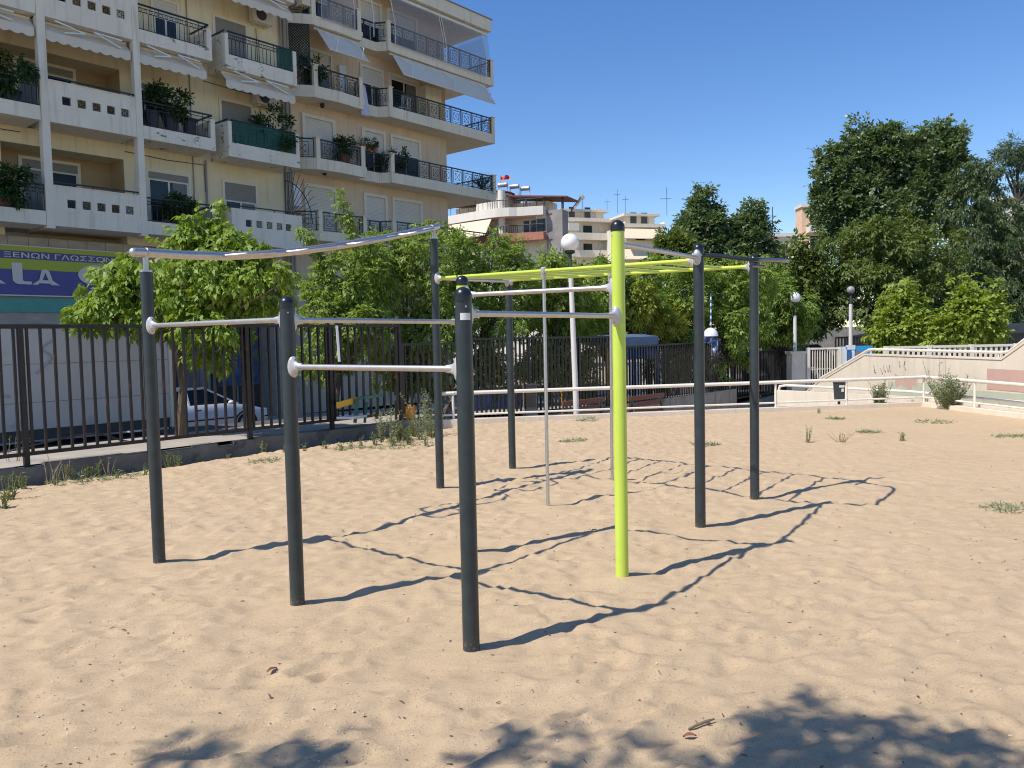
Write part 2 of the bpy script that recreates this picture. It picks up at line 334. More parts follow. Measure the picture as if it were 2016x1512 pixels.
def tree(name, label, cat, base, blobs, n, k, L, W_, droop, leaf, bark='bark', trunk_r=.09, sub=26, subr=(.2, .36), shoots=(), group=None, fork=None, limbs=True, up=.1, fill=.12, spread=.75, lean=(0, 0), spires=(0, 0, 0)):
    base = Vector(base); t = thing(name, label, cat, base, group)
    P, O = crown_points(blobs, n, sub, subr, up, fill)
    shoots = list(shoots)
    for _ in range(spires[0]):
        b = blobs[rs.randint(len(blobs))]; a_ = rs.uniform(0, 6.28); r_ = rs.uniform(.25, .9); st = Vector((b[0][0]+math.cos(a_)*r_*b[1][0], b[0][1]+math.sin(a_)*r_*b[1][1], b[0][2]+b[1][2]*math.sqrt(1-r_*r_)*.8))
        ln = spires[1]*rs.uniform(.5, 1.2); shoots.append((tuple(st), tuple(st+Vector((rs.normal(0, .25)*ln+math.cos(a_)*.3*ln*r_, rs.normal(0, .25)*ln, ln))), spires[2]))
    for a, b, q in shoots:
        p, o = shoot(a, b, q); P = np.concatenate([P, p]); O = np.concatenate([O, o])
    leaf_mesh('crown', *sprays(P, O, k, L, W_, droop, spread), LEAF[leaf], t)
    mb = MB(); cen = sum((Vector(b[0]) for b in blobs), Vector())/len(blobs)
    zf = fork if fork is not None else base.z+(cen.z-base.z)*.6
    fk = Vector((base.x+(cen.x-base.x)*.5+lean[0], base.y+(cen.y-base.y)*.5+lean[1], zf))
    mid = base.lerp(fk, .5)+Vector((rs.normal(0, .05), rs.normal(0, .05), 0))
    mb.tube([base-Vector((0, 0, .15)), base.lerp(mid, .4), mid, fk], [trunk_r*1.25, trunk_r, trunk_r*.9, trunk_r*.75], 9)
    if limbs:
        for b in blobs:
            c = Vector(b[0]); q = 3 if len(blobs) < 6 else 1
            for _ in range(q):
                e = c+Vector(rs.normal(0, .45, 3))*b[1][0]; m2 = fk.lerp(e, .5)+Vector(rs.normal(0, .08, 3))*b[1][0]
                mb.tube([fk, m2, e], [trunk_r*.6, trunk_r*.38, trunk_r*.12], 6)
    for a, b, q in shoots: mb.tube([fk, Vector(a), Vector(a).lerp(Vector(b), .5)+Vector((.03, 0, 0)), b], [.016, .012, .009, .004], 5)
    mb.build('trunk', M[bark], t, True); return t
def blob(px, py, Y, rx, rz, ry=None):
    """pixel-sized ellipsoid standing at distance Y"""
    c = at(px, py, Y); k = Y/F_PX; return ((c.x, c.y, c.z), (rx*k, (ry if ry else (rx+rz)/2)*k, rz*k))

# ------------------------------------------------------------------ ground
def vn(x, y, seed):
    r = np.random.RandomState(seed).rand(257, 257); xi = np.floor(x).astype(int); yi = np.floor(y).astype(int); fx = x-xi; fy = y-yi
    fx = fx*fx*(3-2*fx); fy = fy*fy*(3-2*fy); g = lambda a, b: r[a % 257, b % 257]
    return (g(xi, yi)*(1-fx)+g(xi+1, yi)*fx)*(1-fy)+(g(xi, yi+1)*(1-fx)+g(xi+1, yi+1)*fx)*fy-.5
KA, KB, KC = Vector((-1.75, 14.9, 0)), Vector((8.55, 16.65, 0)), Vector((9.75, 8.0, 0))     # inner foot line of the kerb
nx, ny = np.array([N.x, N.y]), None
def signed(X, Y, A, B):      # distance to the left of A->B
    d = (B-A).normalized(); return (X-A.x)*-d.y+(Y-A.y)*d.x
def sand_h(X, Y):
    u = X*.83+Y*.56; v = -X*.56+Y*.83
    h = vn(X*.35, Y*.35, 1)*.03+vn(u*1.3, v*2.2, 2)*.012+vn(u*3.2+9, v*6.5, 3)*.015+vn(u*6.5, v*13, 4)*.026+vn(u*11+5, v*19, 7)*.022+vn(X*17, Y*17, 5)*.012
    rg = 1-np.abs(2*vn(u*3.6+3, v*8.5+1, 8)); rg2 = 1-np.abs(2*vn(u*6+3, v*11+7, 9))
    return .76*h+.022*rg**3*np.clip(vn(X*.8, Y*.8, 10)*2+.6, 0, 1)+.014*rg2**3
xs = np.arange(-10.2, 12.0, .03)
ys = [-4.0]
while ys[-1] < 17.6:
    y = ys[-1]; ys.append(y+(.12 if y < 1.8 else .02+.0022*max(0, y-2)))
ys = np.array(ys); X, Y = np.meshgrid(xs, ys); H = sand_h(X, Y)
for _ in range(2400):         # trampled footprints with pushed-up rims
    fx, fy = rs.uniform(-7, 9.5), 1.8+13*rs.rand()**1.5; a = rs.normal(.6, .7); ln, wd, dp = rs.uniform(.08, .16), rs.uniform(.035, .07), rs.uniform(.004, .014)
    i0, i1 = np.searchsorted(ys, [fy-.35, fy+.35]); j0, j1 = np.searchsorted(xs, [fx-.35, fx+.35])
    if i1 <= i0 or j1 <= j0: continue
    dx = X[i0:i1, j0:j1]-fx; dy = Y[i0:i1, j0:j1]-fy
    q = ((dx*math.cos(a)+dy*math.sin(a))/ln)**2+((-dx*math.sin(a)+dy*math.cos(a))/wd)**2
    H[i0:i1, j0:j1] += dp*(-np.exp(-q*q)+.55*np.exp(-(q-1.9)**2/.8))
calm = np.clip((X-1.2)/5, 0, 1)*.7; H *= (1-calm)
def cacross(X, Y): return X*N.x+Y*N.y
C_ = cacross(X, Y); e1 = np.clip((-C_-10.2)/.5, 0, 1); H += -.13*e1*(Y > 6); H -= 1.3*np.clip((-C_-10.92)/.05, 0, 1)
sAB = signed(X, Y, KA, KB); sBC = signed(X, Y, KB, KC)
H += .02*np.exp(-np.minimum(np.abs(sAB), np.abs(sBC))/.35)*(Y > 9)
out = np.maximum(sAB, sBC); H -= 1.5*np.clip((out-.06)/.05, 0, 1)
# level the sand at the foot of each post of the exercise frame
POST = {'A': (-2.626, 5.828), 'B': (-1.337, 4.813), 'C': (-.237, 4.037), 'D': (.707, 5.256), 'E': (1.540, 6.575), 'F': (2.318, 7.651), 'G': (-.796, 8.572), 'H': (-.015, 9.791), 'I': (-.352, 5.935), 'J': (.318, 7.521), 'K': (1.088, 8.816)}
for q in POST.values():
    w = np.exp(-((X-q[0])**2+(Y-q[1])**2)/.09); H = H*(1-w)+.0*w; rr = np.hypot(X-q[0], Y-q[1]); H += .016*np.exp(-(rr/.11)**2)-.016*np.exp(-((rr-.30)/.10)**2)
ny_, nx_ = X.shape; idx = np.arange(ny_*nx_).reshape(ny_, nx_)
quads = np.stack([idx[:-1, :-1], idx[:-1, 1:], idx[1:, 1:], idx[1:, :-1]], -1).reshape(-1, 4)
me = bpy.data.meshes.new('sand'); me.vertices.add(ny_*nx_); me.vertices.foreach_set('co', np.stack([X, Y, H], -1).astype(np.float32).ravel())
nq = len(quads); me.loops.add(4*nq); me.loops.foreach_set('vertex_index', quads.astype(np.int32).ravel()); me.polygons.add(nq)
me.polygons.foreach_set('loop_start', np.arange(0, 4*nq, 4, dtype=np.int32)); me.polygons.foreach_set('loop_total', np.full(nq, 4, dtype=np.int32))
me.polygons.foreach_set('use_smooth', np.ones(nq, dtype=bool)); me.update(calc_edges=True); me.materials.append(M['sand'])
link('sand', me, kind='structure')
def sand_z(x, y):
    i = min(len(ys)-1, max(0, np.searchsorted(ys, y))); j = min(len(xs)-1, max(0, np.searchsorted(xs, x))); return float(H[i, j])
# street side: pavement strip, slope, carriageway and far pavement, falling gently away
def drop(s): return -np.interp(s, [-100, 9, 25, 40, 400], [0, 0, .48, 1.1, 1.3])
def street(name, prof, m, s0=-30, s1=90):
    ss = np.linspace(s0, s1, 61); mb = MB(); vs = []
    for s in ss:
        for c, z in prof: vs.append(W(s, c, max(-1.32+.001*(c/-11), z+float(drop(s)))))
    k = len(prof); fs = [(i*k+j, i*k+j+1, (i+1)*k+j+1, (i+1)*k+j) for i in range(len(ss)-1) for j in range(k-1)]
    mb.add(vs, fs); mb.build(name, m, kind='structure')
street('pavement', [(-11.02, .16), (-12.9, .14)], M['paving'])
street('road', [(-12.9, .03), (-15.6, -.05), (-18.5, -.98), (-22.8, -1.0)], M['asphalt'])
street('far_pavement', [(-22.8, -.87), (-26.3, -.85)], M['paving'])
mb = MB(); mb.add([(-900, -300, -1.36), (900, -300, -1.36), (900, 1500, -1.36), (-900, 1500, -1.36)], [(0, 1, 2, 3)]); mb.build('ground', M['earth'], kind='structure')
wl = lambda s: W(s, -10.9, 0)
pp = [Vector((-1.6, 15.1, -.62)), Vector((8.7, 16.85, -.85)), Vector((9.9, 8, -.85)), Vector((30, 8, -1.1)), Vector((30, 34, -1.2)), wl(34)+Vector((0, 0, -1.2)), wl(22)+Vector((0, 0, -.95)), wl(11.2)+Vector((0, 0, -.62))]
MB().add(pp, [tuple(range(8))]).build('path', M['paving'], kind='structure')
mb = MB()
d1 = (KB-KA).normalized(); n1 = Vector((-d1.y, d1.x, 0)); d2 = (KC-KB).normalized(); n2 = Vector((-d2.y, d2.x, 0))
KBo = KB+n1*.22+n2*.22
for a, b, ao, bo in ((KA-d1*.2, KB, KA+n1*.22, KBo), (KB, KC, KBo, KC+n2*.22)):
    z0, z1 = Vector((0, 0, -1.2)), Vector((0, 0, .11)); mb.hexa([a+z0, b+z0, bo+z0, ao+z0, a+z1, b+z1, bo+z1, ao+z1])
mb.build('kerb', M['cream_wall'], kind='structure')

# ------------------------------------------------------------------ exercise frame
PR = .0435
rig = thing('exercise_frame', 'outdoor exercise frame of charcoal and lime posts with bars, standing on the sand', 'exercise frame', (0, 6.5, 0))
def clampat(par, p, d, hz=.064):
    """oval cast clamp hugging a post at p, its neck pointing along d"""
    d = Vector(d); d.z = 0; d.normalize(); s = Vector((-d.y, d.x, 0)); mb = MB(); c = Vector(p)+d*(PR-.006)
    prof = [(1.0, 0), (1.0, .010), (.90, .017), (.66, .024), (.47, .040), (.40, .06), (.37, .082)]; seg = 20; vs = []
    for k, (q, h) in enumerate(prof):
        for i in range(seg):
            w = 2*math.pi*i/seg; e = .85 if k < 3 else 1
            x = math.copysign(abs(math.cos(w))**e, math.cos(w))*(.034*q); z = math.copysign(abs(math.sin(w))**e, math.sin(w))*((hz*q) if k < 3 else max(.036*q*1.5, .019))
            vs.append(c+s*x+Vector((0, 0, z))+d*(h-.014*(x/.034)**2))
    n = len(prof)
    mb.add(vs, [(i*seg+k, i*seg+(k+1) % seg, (i+1)*seg+(k+1) % seg, (i+1)*seg+k) for i in range(n-1) for k in range(seg)]+[tuple((n-1)*seg+k for k in range(seg))])
    mb.build('clamp', M['cast'], par, True)
    for z in (-.6, .6): MB().lathe(c+d*.014+Vector((0, 0, hz*z)), [(.0065, 0), (.0065, .008)], 8, d).build('bolt', M['bolt'], par)
def post(k, h, m, cap=True, mc='cap'):
    x, y = POST[k]; p = MB().lathe((x, y, 0), [(PR, -.4), (PR, h-.055 if cap else h)], 28).build('post', M[m], rig, True)
    if cap:
        prof = [(PR+.001, h-.060), (PR+.003, h-.058), (PR+.003, h-.032)]+[((PR+.003)*math.cos(a), h-.032+.047*math.sin(a)) for a in np.linspace(.15, 1.5, 8)]
        MB().lathe((x, y, 0), prof, 28).build('post_cap', M['cap'], p, True)
        mb = MB()
        for a in (.4, 2.0, 3.6, 5.2): mb.lathe((x+math.cos(a-1.6)*PR, y+math.sin(a-1.6)*PR, h-.085), [(.005, -.001), (.005, .004)], 8, (math.cos(a-1.6), math.sin(a-1.6), 0))
        mb.build('rivet', M['cast'], p)
    return p
HT = {'A': 2.15, 'B': 1.87, 'C': 1.852, 'D': 2.344, 'E': 2.333, 'F': 2.337, 'G': 2.69, 'H': 2.34, 'I': 2.062}
PO = {}
for k in 'ABCDEFGHI': PO[k] = post(k, HT[k], 'lime' if k in 'DI' else 'post', k not in 'AG')
def pv(k, z): return Vector((*POST[k], z))
def bar(k1, z1, k2, z2, r=.0165, m='steel', name='pull_up_bar'):
    a, b = pv(k1, z1), pv(k2, z2); d = (b-a).normalized()
    o = MB().tube([a+d*(PR+.03), b-d*(PR+.03)], r, 14).build(name, M[m], rig, True); clampat(o, a, d); clampat(o, b, -d); return o
bar('A', 1.752, 'B', 1.745); bar('B', 1.742, 'I', 1.735); bar('B', 1.462, 'C', 1.455); bar('C', 1.734, 'D', 1.737)
bar('I', 1.932, 'D', 1.925); bar('D', 2.205, 'E', 2.230); bar('G', 2.262, 'H', 2.30)
# overhead ladder
lad = MB(); A1, A2, B1, B2 = pv('G', 2.262), pv('E', 2.213), pv('H', 2.315), pv('F', 2.243)
da, db = (A2-A1).normalized(), (B2-B1).normalized()
for a, b, d in ((A1, A2, da), (B1, B2, db)):
    o = MB().tube([a+d*(PR+.03), b-d*(PR+.03)], .0165, 14).build('ladder_rail', M['lime'], rig, True); clampat(o, a, d); clampat(o, b, -d)
for i in range(8):
    t = .115+i*.111; a = A1.lerp(A2, t); b = B1.lerp(B2, t); MB().tube([a, b], .0145, 12).build('ladder_rung', M['lime'], rig, True)
for k, (a, b, t) in (('J', (A1, A2, .478)), ('K', (B1, B2, .475))):
    p = a.lerp(b, t); x, y = POST[k]
    o = MB().tube([(x, y, -.3), (p.x, p.y, p.z-.05)], .0165, 14).build('climbing_pole', M['steel'], rig, True)
    mb = MB(); d = (b-a).normalized(); mb.lathe(p-Vector((0, 0, .085)), [(.019, 0), (.026, .012), (.026, .07), (.030, .08), (.030, .112), (.022, .12)], 14)
    mb.build('clamp', M['cast'], o, True); mb = MB(); vdir = Vector((-p.x, -p.y, 0)).normalized()
    for z in (-.03,): 
        for sx in (-.011, .011): MB().lathe(p+vdir*.024+Vector((vdir.y*sx, -vdir.x*sx, z)), [(.0045, 0), (.0045, .007)], 8, vdir).build('bolt', M['bolt'], o)
# wavy top pipe with grab loops
pa, pb = pv('A', 0), pv('G', 0); hd = (pb-pa).normalized(); hn = Vector((hd.y, -hd.x, 0))
def onpipe(px, py):      # point of the pipe's upright plane on a sight line
    v = FW*F_PX+RT*(px-1008)+DN*(py-756); e = Vector((0, 0, EYE)); t = (pa-e).dot(hn)/v.dot(hn); return e+v*t
pth = [onpipe(*q) for q in ((263, 497), (290, 497.5), (360, 502), (440, 504.5), (520, 501), (600, 493), (680, 482), (760, 468), (820, 455), (850, 449), (861, 446))]
pipe = MB(); pipe.tube(pth, .033, 16); pipe.ball(pth[0], .033, 14, 6); pipe.ball(pth[-1], .033, 14, 6)
pipe = pipe.build('top_pipe', M['steel'], rig, True)
for k, q in (('A', pth[1]), ('G', pth[-2])):
    x, y = POST[k]; mb = MB(); mb.lathe((x, y, 0), [(PR+.001, HT[k]-.012), (PR+.001, HT[k]+.002), (.02, HT[k]+.004), (.02, q.z-.02)], 18)
    mb.tube([Vector((q.x, q.y, q.z))-hd*.012, Vector((q.x, q.y, q.z))+hd*.012], .037, 16); mb.build('bracket', M['steel'], pipe, True)
def pipe_at(t):
    f = t*(len(pth)-1); i = min(int(f), len(pth)-2); return pth[i].lerp(pth[i+1], f-i)
for i, (t, sd) in enumerate(((.30, 1), (.345, -1), (.45, 1), (.575, -1), (.60, 1), (.70, -1), (.735, 1), (.80, -1))):
    a = pipe_at(t); b = pipe_at(t+.10); o = hn*sd
    MB().tube([a+o*.02, a+o*.13+hd*.012, a.lerp(b, .15)+o*.20, a.lerp(b, .85)+o*.20, b+o*.13-hd*.012, b+o*.02], .0155, 10).build('grab_loop', M['steel'], pipe, True)
# bent dip tube beside the ladder end
E0, F0 = pv('E', 2.245), pv('F', 2.275); od = Vector((.81, -.58, 0))
mb = MB(); cp = [E0+od*.02, E0+od*.12+Vector((.03, .05, 0)), E0+od*.36+Vector((.10, .12, -.045)), E0+od*.46+Vector((.18, .32, -.035)), F0+od*.36+Vector((-.12, -.25, -.03)), F0+od*.16+Vector((-.06, -.14, .005)), F0+od*.045+Vector((0, 0, .02)), F0+od*.10+Vector((.12, .16, .02)), F0+od*.16+Vector((.22, .25, .015))]
def catmull(p, n=6):
    o = []
    for i in range(len(p)-1):
        a, b, c, d = p[max(i-1, 0)], p[i], p[i+1], p[min(i+2, len(p)-1)]
        for k in range(n):
            t = k/n; o.append(.5*((2*b)+(c-a)*t+(2*a-5*b+4*c-d)*t*t+(3*b-a-3*c+d)*t**3))
    return o+[p[-1]]
mb.tube(catmull(cp), .0165, 12); dip = mb.build('dip_tube', M['dark_tube'], rig, True)
MB().tube([F0+od*.05+Vector((-.13, -.17, -.045)), F0+od*.06+Vector((.06, .09, -.03))], .017, 12).build('mounting_sleeve', M['dark_tube'], dip, True)
# sticker on the front post
v = Vector((-POST['C'][0], -POST['C'][1], 0)).normalized(); sd = Vector((-v.y, v.x, 0)); mb = MB(); vs = []
for z in (1.70, 1.735):
    for a in np.linspace(-.62, .62, 7): vs.append(pv('C', z)+(v*math.cos(a-.25)+sd*math.sin(-a+.25))*(PR+.0012))
mb.add(vs, [(i, i+1, i+8, i+7) for i in range(6)]); mb.build('maker_sticker', M['sticker'], PO['C'], True)

# ------------------------------------------------------------------ fences along the street
def fence(name, label, s0, s1, c, zb, zt, postz, pitch=1.55, step=.155, z_top2=None, bw=.04, off=0.):
    t = thing(name, label, 'fence', W((s0+s1)/2, c, zb)); r = MB(); b = MB(); zt2 = z_top2 if z_top2 is not None else zt
    zz = lambda s: zt+(zt2-zt)*(s-s0)/(s1-s0)
    r.bar(W(s0, c, zt-.02), W(s1, c, zt2-.02), .05, .045); r.build('top_rail', M['fence'], t); MB().bar(W(s0, c, zb+.02), W(s1, c, zb+.02), .045, .045).build('bottom_rail', M['fence'], t)
    s = s0+step*.5+off
    while s < s1:
        dz = rs.normal(0, .006); b.bar(W(s, c, zb+.02), W(s+rs.normal(0, .004), c, zz(s)-.03+dz), bw, bw*.7, D); s += step
    b.build('bar_panel', M['fence'], t); s = s0
    while s < s1+.01:
        MB().bar(W(s, c, postz), W(s, c, zz(s)), .062, .062, D).build('fence_post', M['fence'], t); s += pitch
    return t
fence('metal_fence', 'tall black rusty bar fence in front of the pale container and young tree', .55, 9.85, -11.0, .28, 1.905, .12)
fence('metal_fence', 'short lower run of rusty bars behind the weeds where the low wall ends', 9.95, 11.5, -11.05, .05, 1.56, -.1, 1.55)
fence('metal_fence', 'dark bar fence behind the near white globe lamp post, above the boarded low wall', 11.75, 17.45, -11.05, -.14, 1.635, -.3, 1.9, .14)
fence('metal_fence', 'dark bar fence by the blue roofed playhouse, ending at the hanging bundle', 17.6, 23.6, -11.05, -.16, 1.36, -.5, 2.0, .14, 1.42)
fence('metal_fence', 'lowest dark bar fence with dead ivy, left of the pale gate pillar', 24.1, 28.9, -11.05, -.46, 1.06, -.8, 1.6, .13, 1.03)
# low wall carrying the first fence, then the retaining wall
mb = MB(); ss = np.linspace(-8, 11.4, 60)
for i in range(len(ss)-1):
    ch = rs.normal(0, .008)-(.05 if i % 17 == 9 else 0)
    mb.fb(ss[i], ss[i+1], -11.1, -10.86+rs.normal(0, .004), -.9, .155+ch+.012*math.sin(ss[i]*2))
tag(mb.build('low_wall', M['conc_dark']), 'dirty crumbling low concrete wall under the tall black fence, weeds at its foot', 'wall')
mb = MB(); mb.fb(11.45, 23.95, -11.2, -10.92, -1.4, -.16); mb.fb(11.4, 23.9, -11.22, -10.9, -.155, -.11)
mb.hexa([W(24, -11.2, -1.5), W(24, -10.92, -1.5), W(29, -10.92, -1.5), W(29, -11.2, -1.5), W(24, -11.2, -.66), W(24, -10.92, -.66), W(29, -10.92, -.44), W(29, -11.2, -.44)])
tag(mb.build('retaining_wall', M['conc']), 'stained concrete retaining wall with a step in its top, behind the white handrail', 'wall')

# white strip hanging on the tall fence
a, b = at(663, 641, 12.05), at(668, 712, 12.0)
tag(MB().bar(a, b, .035, .012).build('plastic_strip', M['plastic_white']), 'narrow white plastic strip hanging from the top rail of the tall fence', 'strip')

# handrail round the sand
hr = thing('handrail', 'cream white tubular handrail with two rails along the kerb of the sand area', 'handrail', (3.5, 15.9, 0))
o1 = n1*.11; o2 = n2*.11; cor = KB+n1*.11+n2*.11
ra = KA+d1*.35+o1
MB().tube([ra+Vector((-.02, 0, .6)), cor-d1*.12+Vector((0, 0, .625)), cor+Vector((.02, -.03, .63)), cor+d2*.12+Vector((0, 0, .628)), KC+o2+Vector((0, 0, .55))], .036, 14).build('top_rail', M['white_tube'], hr, True)
MB().tube([ra+Vector((0, 0, .19)), cor+Vector((0, 0, .205)), KC+o2+Vector((0, 0, .17))], .02, 10).build('lower_rail', M['white_tube'], hr, True)
for px in (893, 1075, 1224, 1379, 1527, 1666):
    lo_, hi_ = 0, 1
    for _ in range(40):
        m_ = (lo_+hi_)/2; q = (KA+o1).lerp(KB+o1, m_)-Vector((0, 0, EYE)); x = 1008+F_PX*q.dot(RT)/q.dot(FW)
        if x < px: lo_ = m_
        else: hi_ = m_
    p = (KA+o1).lerp(KB+o1, lo_); MB().tube([p+Vector((0, 0, .05)), p+Vector((0, 0, .6))], .024, 10).build('rail_post', M['white_tube'], hr, True)
for t in (0.0, .17, .42, .7): p = cor.lerp(KC+o2, t); MB().tube([p+Vector((0, 0, .05)), p+Vector((0, 0, .61))], .024, 10).build('rail_post', M['white_tube'], hr, True)
# bin hung on the handrail
bp = at(1658, 752, 16.65); bt = thing('litter_bin', 'dark grey litter bin with white stickers hung on the handrail post', 'bin', (bp.x, bp.y, .2))
mb = MB(); bx = bp.x-.02
mb.hexa([(bx-.075, 16.66, .17), (bx+.075, 16.66, .17), (bx+.075, 16.82, .17), (bx-.075, 16.82, .17), (bx-.095, 16.63, .55), (bx+.095, 16.63, .55), (bx+.095, 16.84, .55), (bx-.095, 16.84, .55)])
mb.build('bin_body', M['bin_dark'], bt); MB().abox(bx-.105, bx+.105, 16.62, 16.85, .55, .585).build('bin_lid', M['bin_dark'], bt)
mb = MB(); mb.abox(bx-.05, bx+.06, 16.628, 16.636, .455, .50); mb.abox(bx-.0, bx+.05, 16.633, 16.64, .365, .43); mb.build('bin_sticker', M['paper'], bt)
MB().tube([(bx, 16.76, .06), (bx, 16.76, .2)], .03, 8).build('bin_stem', M['bin_dark'], bt)

# ------------------------------------------------------------------ ramps at the right
wx = lambda Y: 9.25+.1*(21-Y)
prof = [(25.5, -1.4), (25.5, -.75), (23.55, .12), (21.0, .985), (15.95, .985), (14.9, 1.55), (12.2, 3.1), (8, 3.1), (8, -1.4)]
rw = thing('ramp_wall', 'cream concrete ramp wall with sloping ends, pink and mint paint patches and grey scrawl', 'wall', (9.6, 18, -1.2))
pts = [Vector((wx(y), y, z)) for y, z in prof]; MB().prism(pts, Vector((.24, .02, 0))).build('wall_body', M['cream_wall'], rw)
mb = MB(); cp_ = [(25.5, -.75), (23.55, .12), (21.0, .985), (15.95, .985), (14.9, 1.55), (12.2, 3.1)]
for (y0, z0), (y1, z1) in zip(cp_, cp_[1:]): mb.bar((wx(y0)+.12, y0, z0+.022), (wx(y1)+.12, y1, z1+.022), .27, .04)
mb.build('coping', M['cream_wall'], rw)
def patch(y0, y1, z0, z1, m, nm, off=-.004, wob=.0):
    n = 10; P = [(y0+(y1-y0)*i/n, z1+wob*rs.normal()) for i in range(n+1)]+[(y1-(y1-y0)*i/n, z0+wob*rs.normal()) for i in range(n+1)]
    MB().prism([Vector((wx(y)+off, y, z)) for y, z in P], Vector((.003, 0, 0))).build(nm, M[m], rw)
patch(16.35, 13.6, .38, .80, 'pink', 'paint_patch', -.006); patch(19.9, 13.6, -.3, .36, 'mint', 'paint_patch', -.004, .03); patch(19.6, 18.7, .25, .55, 'pink', 'paint_patch', -.007, .04)
mb = MB()
for (y, z, h) in ((20.55, .62, .12), (20.5, .56, .07), (20.2, .55, .12), (20.05, .60, .16), (19.95, .60, .16), (19.85, .62, .15), (19.45, .72, .16), (19.2, .68, .2)):
    q = [Vector((wx(y)-.006, y+rs.normal(0, .03), z+h)), Vector((wx(y)-.006, y+rs.normal(0, .03), z+h*.4)), Vector((wx(y)-.006, y-.06, z))]
    mb.tube(q, .012, 5)
mb.build('grey_scrawl', M['graf'], rw)
mb = MB(); tp = [(23.9, .1), (23.55, .28), (21.0, 1.13), (20.8, 1.145), (16.1, 1.13), (15.9, 1.15), (14.9, 1.72), (12.2, 3.25)]
mb.tube([Vector((wx(y)+.12, y, z)) for y, z in tp], .034, 10)
for y, z in ((22.5, .62), (20.9, 1.1), (19.3, 1.1), (17.7, 1.1), (16.2, 1.1), (14.0, 2.2)): mb.tube([(wx(y)+.12, y, z-.16), (wx(y)+.12, y, z)], .014, 6)
mb.build('wall_rail', M['white_tube'], rw, True)
lw = thing('ramp_parapet', 'low cream parapet with a rounded tube rail in front of the ramp wall', 'wall', (8, 18.5, -1))
la, lb, lc = Vector((6.75, 20.3, 0)), Vector((8.75, 17.5, 0)), Vector((9.55, 12.5, 0)); mb = MB(); zt = .17
for a, b in ((la, lb), (lb, lc)): mb.bar(a+Vector((0, 0, -.6)), b+Vector((0, 0, -.6)), .2, 1.54)
mb.build('wall_body', M['cream_wall'], lw)
MB().tube([la+Vector((.02, .0, .15)), la+Vector((.04, -.02, .27)), la+Vector((.16, -.18, .30)), lb+Vector((0, 0, .27)), lc+Vector((0, 0, .26))], .032, 10).build('tube_rail', M['white_tube'], lw, True)
mb = MB()
for t in (.3, .7): q = la.lerp(lb, t); mb.tube([q+Vector((0, 0, .16)), q+Vector((0, 0, .28))], .012, 6)
for t in (.2, .5, .8): q = lb.lerp(lc, t); mb.tube([q+Vector((0, 0, .16)), q+Vector((0, 0, .27))], .012, 6)
mb.build('rail_bracket', M['white_tube'], lw)

# gate, pillar, container, baluster fence
g0, g1 = at(1590, 690, 27.5), at(1653, 688, 27.5); gt = thing('metal_gate', 'light grey metal gate of thin upright bars beside the cream pillar', 'gate', (g0.x, 27.5, -1.2))
mb = MB(); mb.abox(g0.x-.05, g0.x+.06, 27.45, 27.56, -1.3, 1.1); mb.abox(g1.x-.05, g1.x+.05, 27.45, 27.55, -1.3, 1.1); mb.abox(g0.x, g1.x, 27.47, 27.53, 1.03, 1.09); mb.abox(g0.x, g1.x, 27.47, 27.53, -1.05, -.99)
mb.build('gate_frame', M['white_wall'], gt); mb = MB(); n = 13
for i in range(1, n): x = g0.x+(g1.x-g0.x)*i/n; mb.abox(x-.013, x+.013, 27.485, 27.515, -1.02, 1.05)
mb.build('bar_panel', M['white_wall'], gt)
p = at(1572, 700, 26.6); mb = MB(); mb.abox(p.x-.26, p.x+.2, 26.5, 27.0, -1.4, .92); mb.abox(p.x-.3, p.x+.24, 26.46, 27.04, .92, 1.0)
tag(mb.build('gate_pillar', M['cream_wall']), 'cream masonry pillar under the leaves at the left of the grey gate', 'pillar')
a, b = at(1660, 684, 28.6), at(1712, 700, 28.6); ct = thing('recycling_container', 'bright blue recycling container with white panel and posters behind the ramp wall', 'container', (a.x, 29, -1.3))
MB().abox(a.x, a.x+1.05, 28.6, 29.0, -1.3, 1.1).build('container_body', M['bin_blue'], ct)
mb = MB(); mb.abox(a.x-.03, a.x+.12, 28.57, 28.61, -1.2, 1.08); mb.abox(a.x+.1, a.x+.42, 28.57, 28.61, .98, 1.14); mb.abox(a.x+.30, a.x+.40, 28.58, 28.61, .5, .95); mb.abox(a.x+.12, a.x+.42, 28.58, 28.61, .40, .55); mb.abox(a.x+.12, a.x+.5, 28.585, 28.61, -.3, .14)
mb.build('white_panel', M['paper'], ct); mb = MB(); mb.abox(a.x+.48, a.x+.62, 28.575, 28.61, .5, .92); mb.build('poster', M['terracotta'], ct)
MB().abox(a.x+.14, a.x+.3, 28.575, 28.61, .62, .90).build('drop_hatch', M['blue'], ct)
bf = thing('baluster_fence', 'white baluster fence with square pickets above the ramp wall', 'fence', (13, 24, .6))
x0, x1 = at(1744, 690, 24).x, 18.0; MB().abox(x0, x1, 23.96, 24.04, 1.08, 1.15).build('top_rail', M['trim'], bf); MB().abox(x0, x1, 23.97, 24.03, .52, .57).build('bottom_rail', M['trim'], bf)
mb = MB(); x = x0+.05
while x < x1: mb.abox(x-.03, x+.03, 23.975, 24.025, .55, 1.1); x += .155
mb.build('picket_panel', M['trim'], bf)
for x in (x0, x0+1.28, x0+2.55, x0+3.9): MB().abox(x-.05, x+.07, 23.94, 24.06, -1.3, 1.16).build('fence_post', M['trim'], bf)
t = thing('metal_fence', 'distant black bar fence behind the blue container and the two bright maples', 'fence', (16, 34, -1))
x0, x1 = at(1645, 670, 34).x, at(2000, 670, 34).x+4; MB().abox(x0, x1, 33.97, 34.03, 1.34, 1.42).build('top_rail', M['fence'], t); MB().abox(x0, x1, 33.97, 34.03, -.2, -.12).build('bottom_rail', M['fence'], t)
mb = MB(); x = x0
